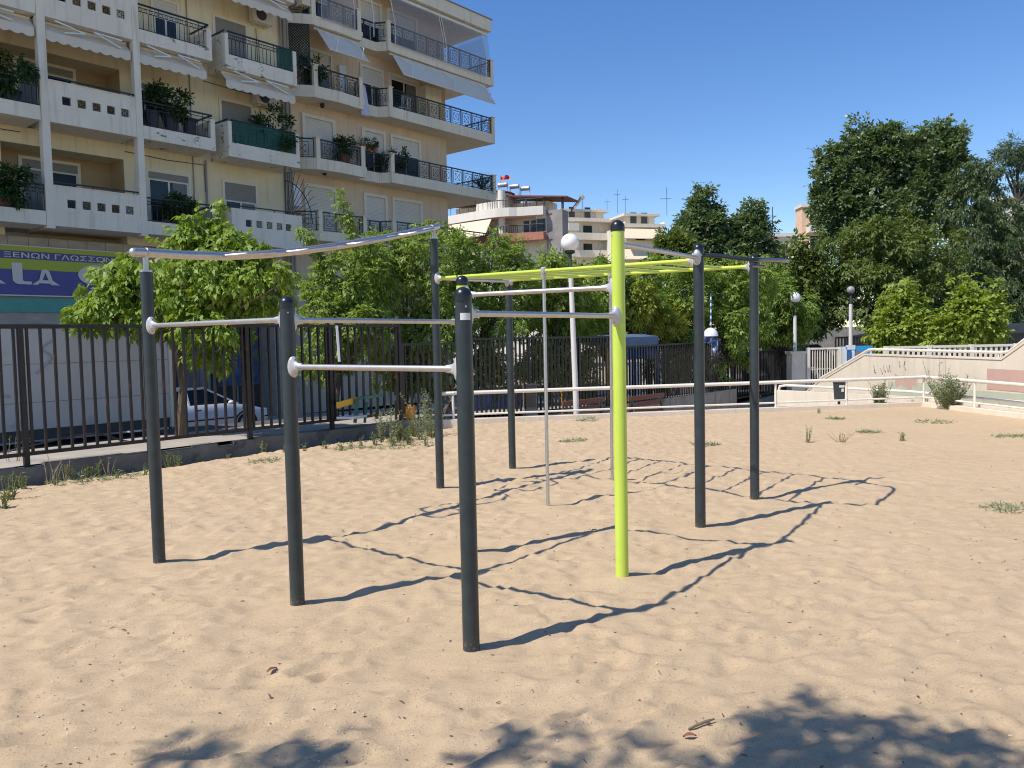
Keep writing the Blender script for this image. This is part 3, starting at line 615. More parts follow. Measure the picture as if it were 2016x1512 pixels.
while x < x1: mb.abox(x-.03, x+.03, 33.98, 34.02, -.5, 1.36); x += .13
mb.build('bar_panel', M['fence'], t)
mb = MB(); mb.prism([Vector((x0+.6, 34.6, -1)), Vector((x1, 34.6, -1)), Vector((x1, 34.6, 1.9)), Vector((x0+2.8, 34.6, 1.75)), Vector((x0+1.4, 34.6, 1.52)), Vector((x0+.6, 34.6, 1.4))], Vector((.6, .8, 0)))
tag(mb.build('dark_shed', M['bin_dark']), 'low dark roofed shed just behind the distant black fence', 'shed')

# ------------------------------------------------------------------ lamps
def lamp(label, p, zg, r, pole_m, globe_m, pr=.055, lean=(0, 0)):
    t = thing('street_lamp', label, 'street lamp', (p.x, p.y, -.7), 'globe street lamps'); top = Vector((p.x, p.y, zg))
    bx_, by_ = p.x+lean[0], p.y+lean[1]
    zs = np.linspace(-.9, zg-r-.42, 8)
    mb = MB(); mb.tube([Vector((bx_+(p.x-bx_)*(z+.9)/(zg+.5), by_, z)) for z in zs], [pr*1.2, pr*1.2, pr*1.15, pr*1.1, pr*1.05, pr, pr*.95, pr*.9], 14); mb.build('lamp_pole', M[pole_m], t, True)
    MB().tube([(p.x+(bx_-p.x)*.1, by_, zg-r-.45), (p.x, by_, zg-r-.02)], pr*.62, 12).build('neck', M['bin_dark'], t, True)
    MB().lathe((p.x, by_, zg-r-.04), [(.05, 0), (r*.55, .02), (r*.55, .07)], 18).build('collar', M['cap'], t, True)
    MB().ball(top, r, 28, 18).build('globe', M[globe_m], t, True); return t
p = at(1122, 478, 16.05); lamp('white peeling lamp post with a white globe rising just behind the kerb', p, p.z, .183, 'pole_white', 'globe', .052, (.10, 0))
p = at(1565, 586, 27.2); lamp('white globe lamp half hidden in leaves beside the gate pillar', p, p.z, .187, 'pole_white', 'globe', .06)
p = at(1675, 571, 33.3); lamp('distant pale lamp post with a sooty grey globe behind the blue container', p, p.z, .16, 'pole_white', 'globe_grey', .075)

# ------------------------------------------------------------------ things between fence and buildings
ct = thing('metal_container', 'pale grey painted steel container with faded scrawl and a dark skirt behind the tall fence', 'container', W(3, -14.5, 0))
s1 = 7.25; MB().fb(-3, s1, -16.9, -14.45, .28, 1.93).build('container_body', M['metal_panel'], ct)
mb = MB(); mb.fb(-3, s1-.02, -16.8, -14.5, .1, .28); mb.build('skirt', M['bin_dark'], ct)
mb = MB()
for z in (1.35, .72): mb.fb(-3, s1-.02, -14.45, -14.446, z, z+.012)
for s in (1.2, 3.6, 5.3): mb.fb(s, s+.012, -14.45, -14.446, .3, 1.9)
mb.build('panel_seam', M['graf'], ct)
mb = MB()
for q in (((2.9, 1.7), (3.5, 1.45), (3.1, 1.05), (2.2, .8)), ((3.3, 1.2), (4.1, .95), (4.6, .85)), ((3.6, 1.75), (3.75, 1.6), (3.4, 1.3)), ((5.0, 1.2), (5.25, 1.45), (5.1, 1.6), (5.3, 1.75)), ((2.3, 1.0), (1.7, .8), (1.3, .9))):
    mb.tube(catmull([W(a, -14.447, b) for a, b in q], 5), .022, 5)
mb.build('faded_scrawl', mat('faded blue grey spray', (.40, .40, .43), .8), ct)
mb = MB(); mb.fb(s1, s1+.05, -16.9, -14.42, .1, 1.95); mb.build('corner_post', M['white_wall'], ct)
mb = MB(); mb.tube(catmull([at(-60, 908, 11.2), at(30, 885, 11.3), at(95, 870, 11.6), at(160, 856, 12.), at(200, 855, 12.2), at(245, 868, 12.4), at(290, 870, 12.6), at(330, 862, 12.8)], 5), .016, 6)
tag(mb.build('black_cable', M['black'], None, True), 'thick black cable looping along in front of the pale container', 'cable')

def car(label, org, heading, body, ln=4.2, wd=1.7, ht=1.42):
    """side-view profile extruded with a tucked-in cabin; org = ground point under the middle"""
    t = thing('parked_car', label, 'car', org); f = Vector((math.sin(heading), math.cos(heading), 0)); s = Vector((f.y, -f.x, 0)); o = Vector(org)
    P = lambda x, y, z: o+f*x+s*y+Vector((0, 0, z)); L = ln/2; ht_ = ht
    sec = [(-L, .35, .62), (-L+.02, .30, .80), (-L+.35, .24, .90), (-1.0, .20, .93), (.75, .20, .92), (1.35, .24, .84), (L-.2, .28, .70), (L, .34, .55)]
    mb = MB(); vs = []; rings = []
    for x, zl, zh in sec:
        w = wd/2*(1 if abs(x) < L-.4 else .88)
        rings.append([(-w*.93, zl), (-w, zl+.15), (-w*.99, zh-.12), (-w*.9, zh), (w*.9, zh), (w*.99, zh-.12), (w, zl+.15), (w*.93, zl)])
    for (x, _, _), r in zip(sec, rings): vs += [P(x, y, z) for y, z in r]
    fs = [(i*8+k, i*8+(k+1) % 8, (i+1)*8+(k+1) % 8, (i+1)*8+k) for i in range(len(sec)-1) for k in range(8)]+[tuple(range(8)), tuple((len(sec)-1)*8+k for k in range(8))]
    mb.add(vs, fs); mb.build('body', M[body], t, True)
    cab = [(-1.75, .90, .90), (-1.15, ht_-.06, .70), (-.5, ht_, .68), (.15, ht_-.03, .68), (1.12, .88, .90)]
    mb = MB(); w = wd/2; vs = []
    for x, z, k in cab: vs += [P(x, -w*k*.92, z), P(x, w*k*.92, z)]
    mb.add(vs, [(2, 3, 5, 4), (4, 5, 7, 6)]); mb.hexa([P(-1.2, -w*.62, ht_-.09), P(-1.2, w*.62, ht_-.09), P(.2, w*.62, ht_-.08), P(.2, -w*.62, ht_-.08), P(-1.1, -w*.6, ht_-.03), P(-1.1, w*.6, ht_-.03), P(.12, w*.6, ht_-.02), P(.12, -w*.6, ht_-.02)])
    for sg in (-1, 1):
        for a, b in (((-1.75, .9, .83), (-1.15, ht_-.06, .645)), ((-1.15, ht_-.06, .645), (.15, ht_-.03, .63)), ((.15, ht_-.03, .63), (1.12, .88, .83)), ((-.42, .93, .86), (-.42, ht_-.03, .64))):
            mb.bar(P(a[0], sg*w*a[2], a[1]), P(b[0], sg*w*b[2], b[1]), .05, .05)
    mb.build('roof', M[body], t, True)
    mb = MB(); vs = []
    for x, z, k in cab: vs += [P(x, -w*k*.9, z-.015), P(x, w*k*.9, z-.015)]
    mb.add(vs+[P(-1.72, -w*.83, .9), P(-1.72, w*.83, .9), P(1.1, -w*.83, .87), P(1.1, w*.83, .87)], [(0, 1, 3, 2), (6, 7, 9, 8), (0, 2, 4, 6, 8), (1, 3, 5, 7, 9)]); mb.build('car_window', M['glass'], t)
    for x in (-1.28, 1.28):
        for sg in (-1, 1):
            c = P(x, sg*(w-.09), .30); a = s*sg
            wh = MB().lathe(c, [(.17, -.10), (.30, -.10), (.315, -.05), (.315, .06), (.29, .10), (.20, .105)], 22, a).build('wheel', M['black'], t, True)
            mb = MB(); mb.lathe(c+a*.085, [(.19, 0), (.205, .02), (.19, .03)], 18, a)
            for k in range(6):
                an = k*math.pi/3; u = f*math.cos(an)+Vector((0, 0, 1))*math.sin(an); mb.bar(c+a*.118, c+a*.118+u*.19, .035, .02, a)
            mb.build('rim', M['rim'], wh)
            MB().lathe(P(x, sg*(w-.10), .31), [(.36, .088), (.375, .112), (.33, .115), (.30, .06)], 20, a).build('wheel_arch', M['black'], t, True)
    for sg in (-1, 1):
        MB().box(P(L-.08, sg*w*.62, .60), (f, s, (0, 0, 1)), (.08, .16, .07)).build('headlight', M['paper'], t)
        MB().box(P(-L+.03, sg*w*.7, .70), (f, s, (0, 0, 1)), (.04, .12, .08)).build('tail_light', M['lamp_red'], t)
        MB().ball(P(.78, sg*(w+.06), .95), (.09, .07, .06), 10, 6).build('wing_mirror', M[body], t, True)
        MB().bar(P(-1.7, sg*(w+.006), .50), P(1.0, sg*(w+.006), .50), .02, .035).build('side_strip', M['black'], t)
        MB().bar(P(-.3, sg*(w+.002), .78), P(-.12, sg*(w+.002), .78), .02, .03).build('door_handle', M['black'], t)
    return t
car('white car parked beyond the tall fence, its front wheel seen between the bars', W(11.75, -22.25, -1.02), TH, 'car_white')
car('black car with dark windows parked behind the pale gate', at(1588, 700, 38)*1.0+Vector((0, 0, -at(1588, 700, 38).z-.42)), TH+.5, 'car_dark', 4.2, 1.75, 1.5)
car('silver grey car seen through the bars of the pale gate', Vector((at(1618, 700, 31).x, 31.4, -1.25)), R(78), 'car_silver', 4.3, 1.75, 1.5)

# green and yellow bench frame behind the fence
q0, q1, q2, q3 = at(700, 812, 13.6), at(703, 786, 13.6), at(714, 783, 13.6), at(750, 778, 14.3)
bt = thing('park_bench', 'broken green bench with yellow backrest plank behind the tall fence end', 'bench', (q0.x, q0.y, .1))
mb = MB(); mb.bar(at(699, 832, 13.6), q1, .075, .05); mb.bar(q1+Vector((0, 0, .005)), q2+Vector((.01, 0, .005)), .075, .05); mb.bar(q2, q3, .09, .05); mb.bar(at(742, 825, 14.3), at(743, 780, 14.3), .06, .05); mb.bar(at(718, 832, 13.9), at(722, 792, 13.9), .05, .04); mb.build('bench_frame', M['green_paint'], bt)
MB().bar(at(664, 798, 12.95), at(702, 787, 13.75), .03, .10).build('backrest_plank', M['yellow_paint'], bt)
MB().bar(at(680, 823, 13.1), at(706, 819, 13.8), .30, .04).build('seat_plank', M['paper'], bt)
# orange bin
c = at(801, 819, 14.9); bt = thing('litter_bin', 'cracked orange plastic bin among the weeds behind the fence bars', 'bin', (c.x, c.y, -.1))
MB().lathe((c.x, c.y, .0), [(.13, 0), (.15, .05), (.165, .38), (.18, .40), (.155, .41), (.15, .1)], 14).build('bin_body', M['orange'], bt, True)
mb = MB(); mb.tube([(c.x-.2, c.y, -.2), (c.x-.2, c.y, .5)], .025, 8); mb.build('bin_post', M['fence'], bt)
# boulder and marker post
c = at(884, 805, 15.6); mb = MB(); mb.ball((c.x, c.y, -.1), (.20, .25, .42), 14, 10); mb.v = [tuple(Vector(v)+Vector(rs.normal(0, .022, 3))) for v in mb.v]
tag(mb.build('boulder', M['stone'], None, True), 'brown pointed boulder at the corner where the handrail begins', 'boulder')
c = at(889, 762, 18.2); t = thing('marker_post', 'red and white banded marker post behind the corner boulder', 'marker post', (c.x, c.y, -.2))
for i in range(5): MB().lathe((c.x, c.y, -.2+.2*i), [(.055, 0), (.055, .2)], 12).build('band', M['red' if i % 2 else 'paper'], t, True)
# low blue boards, cabinet, playhouse, benches
a, b = at(932, 800, 18.6), at(1040, 795, 20.4); mb = MB(); n = 9
for i in range(n): q = a.lerp(b, i/n); q2 = a.lerp(b, (i+.8)/n); mb.bar((q.x, q.y, .13), (q2.x, q2.y, .13), .03, .62)
tag(mb.build('board_fence', mat('light blue board', (.16, .25, .42), .6, var=.2, vs=4)), 'low fence of light blue boards seen behind the bar fence', 'fence')
c = at(1043, 778, 17.6); ct = thing('utility_cabinet', 'beige utility cabinet on a white plinth behind the handrail', 'cabinet', (c.x, c.y, -.3))
MB().abox(c.x-.15, c.x+.15, 17.45, 17.75, .08, .62).build('cabinet_body', mat('beige cabinet', (.32, .27, .21), .6, var=.1), ct); MB().abox(c.x-.17, c.x+.17, 17.43, 17.77, -.6, .08).build('plinth', M['conc'], ct)
MB().abox(c.x-.13, c.x+.13, 17.438, 17.452, .11, .59).build('cabinet_door', M['timber'], ct)
c = at(1262, 700, 22.2); ph = thing('playhouse', 'wooden playhouse with a faded blue roof panel, yellow post and green boards behind the fence', 'playhouse', (c.x, c.y, -.6))
a, b = at(1196, 675, 21.4), at(1296, 673, 22.9)
mb = MB(); mb.prism([Vector((a.x, a.y, 1.36)), Vector((b.x, b.y, 1.30)), Vector((b.x, b.y, 1.60)), Vector((a.x, a.y, 1.58))], Vector((-.45, .55, .08))); mb.build('roof', M['bluegrey'], ph)
for u, m in ((0.02, 'yellow_paint'), (.5, 'blue'), (.97, 'blue')): q = a.lerp(b, u); MB().bar((q.x, q.y, -.9), (q.x, q.y, 1.32), .09, .09, (1, 0, 0)).build('house_post', M[m], ph)
mb = MB(); q, q2 = a.lerp(b, .42), a.lerp(b, .62)
mb.bar((q.x, q.y, .45), (q2.x, q2.y, .45), .03, .9); mb.build('white_board', M['paper'], ph)
mb = MB(); q, q2 = a.lerp(b, .1), a.lerp(b, .9); mb.bar((q.x, q.y, 1.12), (q2.x, q2.y, 1.12), .03, .3); mb.build('blue_board', M['blue'], ph)
a, b = at(1050, 720, 23), at(1105, 718, 24); mb = MB(); mb.bar((a.x, a.y, .75), (b.x, b.y, .75), .05, .6)
t = thing('play_panel', 'dark green playground panel on posts seen through the bars left of the white lamp', 'play panel', (a.x, a.y, -.6)); mb.build('board', mat('dark green board', (.02, .09, .08), .5, var=.2), t)
for q in (a, b): MB().bar((q.x, q.y, -.8), (q.x, q.y, .5), .07, .07, (1, 0, 0)).build('leg', M['yellow_paint'], t)
bt = thing('park_bench', 'red brown slatted bench against the retaining wall, right of the lime post', 'bench', (0, 0, 0)); bt.location = (3.3, 19.0, -.75)
PW[bt.name] = Matrix.Identity(4); o = Matrix.Rotation(R(52), 4, 'Z'); bx_ = lambda x0, x1, y0, y1, z0, z1: MB().abox(x0, x1, y0, y1, z0, z1)
for z in (.52, .68, .83): bx_(-.75, .75, .30, .335, z, z+.11).build('back_slat', M['brown_wood'], bt)
for y in (-.2, -.06, .08): bx_(-.75, .75, y, y+.1, .42, .455).build('seat_slat', M['brown_wood'], bt)
for x in (-.6, .6): mb = bx_(x-.03, x+.03, -.18, .22, .0, .42); mb.bar((x, .2, .40), (x, .36, .93), .05, .04); mb.build('bench_leg', M['green_paint'], bt)
pz = at(1292, 795, 19.2); bt.location = (pz.x, 19.0, -.74); bt.rotation_euler = (0, 0, R(46))
pz = at(1172, 800, 17.5); copy_thing(bt, (pz.x, 17.45, -.70), 'second red brown bench, half hidden between the white lamp post and the lime post', None, R(46))
for o in (bt,): 
    for ch in o.children: ch.matrix_parent_inverse = Matrix.Identity(4)
for o in list(col.objects):
    if o.name.startswith('park_bench') and o.name != bt.name and 'second' in o.get('label', ''):
        for ch in o.children: ch.matrix_parent_inverse = Matrix.Identity(4)
# hanging bundle on a striped cord
c = at(1399, 650, 23.4); t = thing('hanging_bundle', 'white domed lantern wrapped in blue cloth hanging from a striped cord above the fence', 'lantern', c)
for i in range(11):
    q0, q1 = at(1399.5, 578+i*6.2, 23.4), at(1399.5, 578+(i+1)*6.2, 23.4); MB().tube([q0, q1], .022, 8).build('cord_band', M['paper' if i % 2 else 'blue'], t)
MB().ball(at(1399, 662, 23.4), (.22, .22, .25), 16, 8, 0, 1).build('dome', M['globe'], t, True)
mb = MB(); vs = []; ng = 9
for i in range(ng):
    for j in range(7):
        q = at(1385+i*3.6, 662+j*(4.5 if i < 5 else 5.6), 23.4-.08*math.sin(i*1.7+j)); vs.append(q)
mb.add(vs, [(i*7+j, (i+1)*7+j, (i+1)*7+j+1, i*7+j+1) for i in range(ng-1) for j in range(6) if not (i < 4 and j > 2) and not (i == 4 and j > 3)])
mb.build('cloth', mat('blue and white cloth', (.10, .17, .38), .8, var=.3, c2=(.62, .65, .72), th=.52, ts=9), t, True)

# ------------------------------------------------------------------ the near apartment building (cream, ochre recesses)
AF, AW = -25.0, -26.2
A = thing('apartment_building', 'cream apartment building with pierced white balcony parapets above the purple shop sign', 'building', W(10, -28, -1))
LV = [(5.13, 5.53, 6.27), (8.08, 8.48, 9.25), (11.03, 11.42, 12.20), (13.98, 14.37, 15.15)]   # slab bottom, fascia top, rail top
mb = MB(); mb.fb(-6, 8.46, AW-8, AW, 4.9, 17.5); mb.fb(8.46, 11.96, AW-8, AW-1.0, 4.9, 17.5); mb.fb(11.96, 18.35, AW-8, AW, 4.9, 17.5)
for z0, z1 in ((7.6, 8.1), (10.42, 11.05), (13.4, 14.0)): mb.fb(8.44, 11.98, AW-1.0, AW-.003, z0, z1)
mb.build('wall', M['yellow_wall'], A)
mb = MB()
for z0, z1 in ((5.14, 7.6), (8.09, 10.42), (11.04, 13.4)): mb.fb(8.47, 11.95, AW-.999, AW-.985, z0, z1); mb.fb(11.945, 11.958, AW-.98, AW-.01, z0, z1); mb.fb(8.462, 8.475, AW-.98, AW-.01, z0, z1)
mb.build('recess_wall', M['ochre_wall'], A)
mb = MB(); mb.fb(-6, 7.2, AW-8, AW, -1.2, 4.9); mb.fb(7.2, 11.9, AW-8, AW, 2.3, 4.9); mb.fb(7.2, 11.9, AW-8, AW-.5, -1.2, 2.3); mb.fb(11.9, 12.5, AW-8, AW, -1.2, 4.9); mb.fb(12.5, 17.3, AW-8, AW-.6, -1.2, 4.9); mb.fb(17.3, 18.35, AW-8, AW-.05, -1.2, 4.9)
mb.build('ground_floor', M['marble'], A)
mb = MB()
for z in (4.63, 4.9): mb.fb(-6, 12.0, AW, AW+.012, z, z+.012)
for s in np.arange(3, 12, .55): mb.fb(s, s+.010, AW, AW+.008, 4.642, 4.9)
mb.build('cladding_joint', mat('joint', (.2, .16, .13), .9), A)
mb = MB(); mb.fb(-6, 11.9, AW, AW+.04, 2.69, 3.11); mb.build('teal_fascia', M['teal'], A)
# shop windows and posters seen through the fence
def window(par, s0, s1, z0, z1, c, shut=.3, glass='glass', trim='trim', fr=.09, mull=1, sh='shutter_grey', proud=.05):
    mb = MB(); mb.fb(s0-fr, s0, c, c+proud, z0, z1+fr); mb.fb(s1, s1+fr, c, c+proud, z0, z1+fr); mb.fb(s0, s1, c, c+proud, z1, z1+fr)
    w = mb.build('window', M[trim], par)
    zs = z1-(z1-z0)*shut
    if shut < .98:
        MB().fb(s0, s1, c, c+.012, z0, zs).build('pane', M[glass], w)
        if rs.rand() < .6:
            mb = MB(); cw = (s1-s0)*rs.uniform(.25, .48); x0 = s0+.05 if rs.rand() < .5 else s1-.05-cw
            for k in range(6): mb.fb(x0+cw*k/6, x0+cw*(k+1)/6-.004, c+.013, c+.016+.002*(k % 2), z0, zs-.05)
            mb.build('curtain', M['curtain'], w)
        mb = MB(); mb.fb(s0, s0+.05, c, c+.03, z0, zs); mb.fb(s1-.05, s1, c, c+.03, z0, zs); mb.fb(s0+.05, s1-.05, c, c+.03, zs-.05, zs)
        for i in range(mull): x = s0+(s1-s0)*(i+1)/(mull+1); mb.fb(x-.03, x+.03, c, c+.032, z0, zs-.05)
        mb.build('sash', M[trim], w)
    if shut > .02:
        mb = MB(); n = max(2, int((z1-zs)/.055)); h = (z1-zs)/n
        for i in range(n): mb.fb(s0, s1, c, c+.022+(.004 if i % 2 else 0), zs+h*i, zs+h*(i+1)-.004)
        mb.build('shutter', M[sh], w)
    return w
for s0, s1 in ((12.65, 14.6), (14.9, 17.1)): window(A, s0, s1, -.8, 3.6, AW-.6, .02, 'glass_blue', 'shutter_grey', .08, 1)
mb = MB(); mb.fb(15.2, 17.05, AW-.57, AW-.55, .1, 2.9); tag(mb.build('shop_poster', M['reflector']), 'blue and green shop window poster behind the tall fence', 'poster')
for i, (z, n_) in enumerate(((5.13, 0), (8.08, 1), (11.03, 2))):
    window(A, 9.32, 10.92, z+.42, z+2.25, AW-.985, (.14, .12, .3)[i], 'glass'); window(A, 4.2, 6.2, z+.42, z+2.25, AW, .3)
window(A, 12.72, 14.1, 5.55, 7.34, AW, .12, 'glass_blue'); window(A, 12.4, 13.05, 8.5, 10.15, AW, .1, 'glass'); window(A, 13.15, 13.95, 11.45, 13.0, AW, .35, 'glass_blue', sh='shutter')
window(A, 15.45, 16.68, 5.6, 7.36, AW, .35, 'glass_blue'); window(A, 15.45, 16.62, 8.5, 10.2, AW, .6); window(A, 15.33, 16.52, 11.4, 13.04, AW, .75)
window(A, 12.72, 14.1, 14.4, 16.2, AW, .3); window(A, 15.45, 16.68, 14.4, 16.2, AW, .4); window(A, 9.32, 10.92, 14.4, 16.2, AW-.985, .4)
# columns
for s0, s1 in ((9.15, 9.37), (11.86, 12.06)): MB().fb(s0, s1, AF-.22, AF+.012, 5.05, 17.4).build('column', M['white_wall'], A)
def railing_lines(mb, s0, s1, c, z0, z1, circles=True, step=.155, d=None, o=None):
    """upright bars with a band of rings under the top rail; along the street by default"""
    P = (lambda s, z: W(s, c, z)) if d is None else (lambda s, z: o+d*s+Vector((0, 0, z)))
    mb.bar(P(s0, z1), P(s1, z1), .05, .045); mb.bar(P(s0, z1-.22), P(s1, z1-.22), .018, .018); mb.bar(P(s0, z1-.10), P(s1, z1-.10), .018, .018); mb.bar(P(s0, z0+.04), P(s1, z0+.04), .02, .02)
    n = max(1, int(abs(s1-s0)/step)); h = (s1-s0)/n; dd = (P(1, 0)-P(0, 0)).normalized()
    for i in range(n+1):
        s = s0+h*i; mb.bar(P(s, z0), P(s, z1-(0 if i % 4 == 0 else .22)), .016, .016, dd)
        if circles and i < n:
            q = [P(s+h*.5, z1-.16)+dd*.05*math.cos(a)+Vector((0, 0, .05*math.sin(a))) for a in np.linspace(0, 2*math.pi, 9)]; mb.tube(q, .008, 4, False)
def pierced(mb, s0, s1, c0, c1, z0, z1, holes, hz, hs=.24):
    mb.fb(s0, s1, c0, c1, z0, hz-hs/2); mb.fb(s0, s1, c0, c1, hz+hs/2, z1); x = s0
    for h in holes: mb.fb(x, h-hs/2, c0, c1, hz-hs/2, hz+hs/2); x = h+hs/2
    mb.fb(x, s1, c0, c1, hz-hs/2, hz+hs/2)
def grille(mb, h, c, z, hs=.24):
    for k in (.055, .10):
        for a, b in (((-k, -k), (k, -k)), ((k, -k), (k, k)), ((k, k), (-k, k)), ((-k, k), (-k, -k))): mb.bar(W(h+a[0], c, z+a[1]), W(h+b[0], c, z+b[1]), .012, .012)
    for a, b in (((-.12, 0), (-.055, 0)), ((.055, 0), (.12, 0)), ((0, -.12), (0, -.055)), ((0, .055), (0, .12))): mb.bar(W(h+a[0], c, z+a[1]), W(h+b[0], c, z+b[1]), .012, .012)
for i, (zb, zf, zr) in enumerate(LV):
    # bay of the far left: slab with railing
    mb = MB(); mb.fb(-5, 9.14, AW, AF, zb, zb+.18); mb.fb(-5, 9.14, AF-.14, AF, zb+.181, zf); b = mb.build('balcony', M['white_wall'], A)
    mb = MB(); railing_lines(mb, 3, 9.13, AF-.06, zf, zr, True, .17); mb.build('railing', M['rail'], b)
    # parapet bay with five square openings between the columns
    hs = (9.85, 10.27, 10.69, 11.11, 11.53); mb = MB(); mb.fb(9.38, 11.85, AW-.98, AF-.13, zb, zb+.18)
    pierced(mb, 9.375, 11.856, AF-.12, AF, zb, zr-.0, hs, zb+.67); mb.fb(9.375, 11.856, AF-.14, AF+.02, zr, zr+.03); b = mb.build('balcony', M['white_wall'], A)
    mb = MB()
    for h in hs: grille(mb, h, AF-.06, zb+.67)
    mb.bar(W(9.4, AF-.06, zr+.12), W(11.85, AF-.06, zr+.12), .04, .04)
    for s in (9.9, 10.5, 11.1, 11.7): mb.bar(W(s, AF-.06, zr+.03), W(s, AF-.06, zr+.12), .02, .02, D)
    mb.build('railing', M['rail'], b)
    # railing bay
    mb = MB(); mb.fb(12.07, 14.5, AW, AF-.005, zb, zb+.18); mb.fb(12.07, 14.5, AF-.14, AF-.005, zb+.181, zf); mb.fb(14.34, 14.5, AF-.14, AF-.005, zf, zr-.13); mb.fb(14.38, 14.5, AW, AF-.15, zb+.19, zr-.16)
    b = mb.build('balcony', M['peel' if i in (1, 2) else 'white_wall'], A)
    mb = MB(); railing_lines(mb, 12.08, 14.42, AF-.06, zf, zr, i != 1, .16); mb.bar(W(14.42, AF-.06, zr), W(14.42, AW, zr), .045, .045); mb.build('railing', M['rail'], b)
    # projecting bay with a solid left cheek
    mb = MB(); mb.fb(14.98, 17.82, AW, AF, zb-.08, zb+.12)
    if i == 0:
        hs = (15.63, 16.04, 16.45, 16.86, 17.24); pierced(mb, 14.98, 17.82, AF-.12, AF, zb+.121, zr, hs, zb+.67); mb.fb(14.98, 15.12, AW, AF-.125, zb+.13, zr)
        b = mb.build('balcony', M['white_wall'], A); mb = MB()
        for h in hs: grille(mb, h, AF-.06, zb+.67)
        mb.bar(W(14.95, AF-.06, zr+.1), W(17.82, AF-.06, zr+.1), .04, .04); mb.bar(W(14.95, AF-.06, zr+.1), W(14.95, AW, zr+.1), .04, .04)
        for s in (15.1, 15.9, 16.7, 17.5): mb.bar(W(s, AF-.06, zr), W(s, AF-.06, zr+.1), .02, .02, D)
        mb.build('railing', M['rail'], b)
    else:
        mb.fb(14.98, 17.82, AF-.13, AF, zb+.121, zf); mb.fb(14.98, 15.11, AF-.13, AF, zf, zr-.07); mb.fb(14.98, 15.10, AW, AF-.131, zb+.13, zr-.07); mb.fb(17.68, 17.82, AF-.13, AF, zf, zr-.02)
        b = mb.build('balcony', M['peel'], A); mb = MB(); railing_lines(mb, 15.12, 17.67, AF-.06, zf, zr, True, .15); mb.bar(W(15.0, AF-.06, zr), W(15.0, AW, zr), .045, .045); mb.build('railing', M['rail'], b)
        if i in (1, 2):
            mb = MB(); s0 = 15.13 if i == 1 else 17.0
            for k in range(24): x = s0+(17.66-s0)*k/24; mb.fb(x, x+(17.66-s0)/24, AF-.032+.010*math.sin(k*2.1), AF-.026+.010*math.sin(k*2.1), zf+.02, zr-.04)
            mb.build('shade_mesh', M['green_cloth'], b)
# awnings folded under the slabs
def awning(s0, s1, z, arms=2, par=None, c=AF-.05):
    par = par or A; mb = MB(); n = max(6, int((s1-s0)/.3)); mb.tube([W(s0, c-.30, z-.06), W(s1, c-.30, z-.06)], .05, 8)
    mb.hexa([W(s0, c-.3, z-.10), W(s0, c, z-.38), W(s1, c, z-.38), W(s1, c-.3, z-.10), W(s0, c-.3, z-.09), W(s0, c, z-.37), W(s1, c, z-.37), W(s1, c-.3, z-.09)])
    seg = n*6; top = [W(s0+(s1-s0)*i/seg, c, z-.36) for i in range(seg+1)]; bot = [W(s0+(s1-s0)*i/seg, c, z-.60-.06*abs(math.sin(math.pi*i/6))) for i in range(seg+1)]
    vs = top+bot+[v-N*.008 for v in top+bot]; k = seg+1; mb.add(vs, [(i, i+1, k+i+1, k+i) for i in range(seg)]+[(2*k+i, 3*k+i, 3*k+i+1, 2*k+i+1) for i in range(seg)])
    a = mb.build('awning', M['awning'], par); mb = MB()
    for i in range(arms):
        m = s0+(s1-s0)*(.10 if i == 0 else .55); e = (s1-s0)*.34
        if i == 0: mb.bar(W(m, c+.03, z-.05), W(m+e, c+.06, z-.22), .05, .04); mb.bar(W(m+e, c+.06, z-.22), W(m+e*.3, c+.05, z-.33), .05, .04)
        else: mb.bar(W(m, c+.06, z-.1), W(m+e, c+.03, z-.12), .05, .04); mb.bar(W(m, c+.06, z-.1), W(m+e*.95, c+.05, z-.36), .05, .04)
    mb.build('awning_arm', M['arm'], a)
for z in (11.03, 13.98):
    awning(4.5, 9.1, z); awning(9.4, 11.8, z); awning(12.08, 14.3, z)
awning(15.0, 17.75, 10.95); awning(15.0, 17.75, 13.90)
# air conditioners, pipes
for z in (10.28, 13.2):
    mb = MB(); mb.fb(16.62, 17.42, AW+.12, AW+.42, z, z+.52); mb.fb(16.75, 16.8, AW, AW+.35, z-.06, z); mb.fb(17.25, 17.3, AW, AW+.35, z-.06, z); ac = mb.build('air_conditioner', M['trim'], A)
    MB().lathe(W(16.95, AW+.42, z+.27), [(.21, 0), (.21, .012), (.03, .014)], 22, N).build('fan_grille', M['bin_dark'], ac)
mb = MB()
for s, r in ((17.95, .04), (18.1, .05), (18.25, .04)): mb.tube([W(s, AW+.08, 4.0), W(s, AW+.08, 17)], r, 8)
mb.tube([W(14.3, AW+.03, 5.2), W(14.3, AW+.03, 16)], .02, 6); mb.tube([W(14.75, AW+.06, 5.0), W(14.75, AW+.06, 8.0)], .035, 6)
mb.build('drain_pipe', mat('pipe grey', (.30, .27, .23), .7), A)
mb = MB()
for pts_ in ([W(-4, AW+.03, 7.95), W(5, AW+.03, 7.88), W(9, AW+.03, 7.93)], [W(12.0, AW+.03, 7.86), W(13.4, AW+.03, 7.80), W(14.7, AW+.03, 7.84), W(14.72, AW+.03, 6.9)], [W(14.8, AW+.03, 10.72), W(16.2, AW+.03, 10.66), W(18.0, AW+.04, 10.7)], [W(16.95, AW+.03, 13.1), W(16.97, AW+.03, 12.0), W(16.98, AW+.03, 11.2)], [W(17.0, AW+.03, 10.2), W(17.02, AW+.03, 9.2)]): mb.tube(pts_, .012, 5)
mb.build('facade_cable', M['bin_dark'], A)
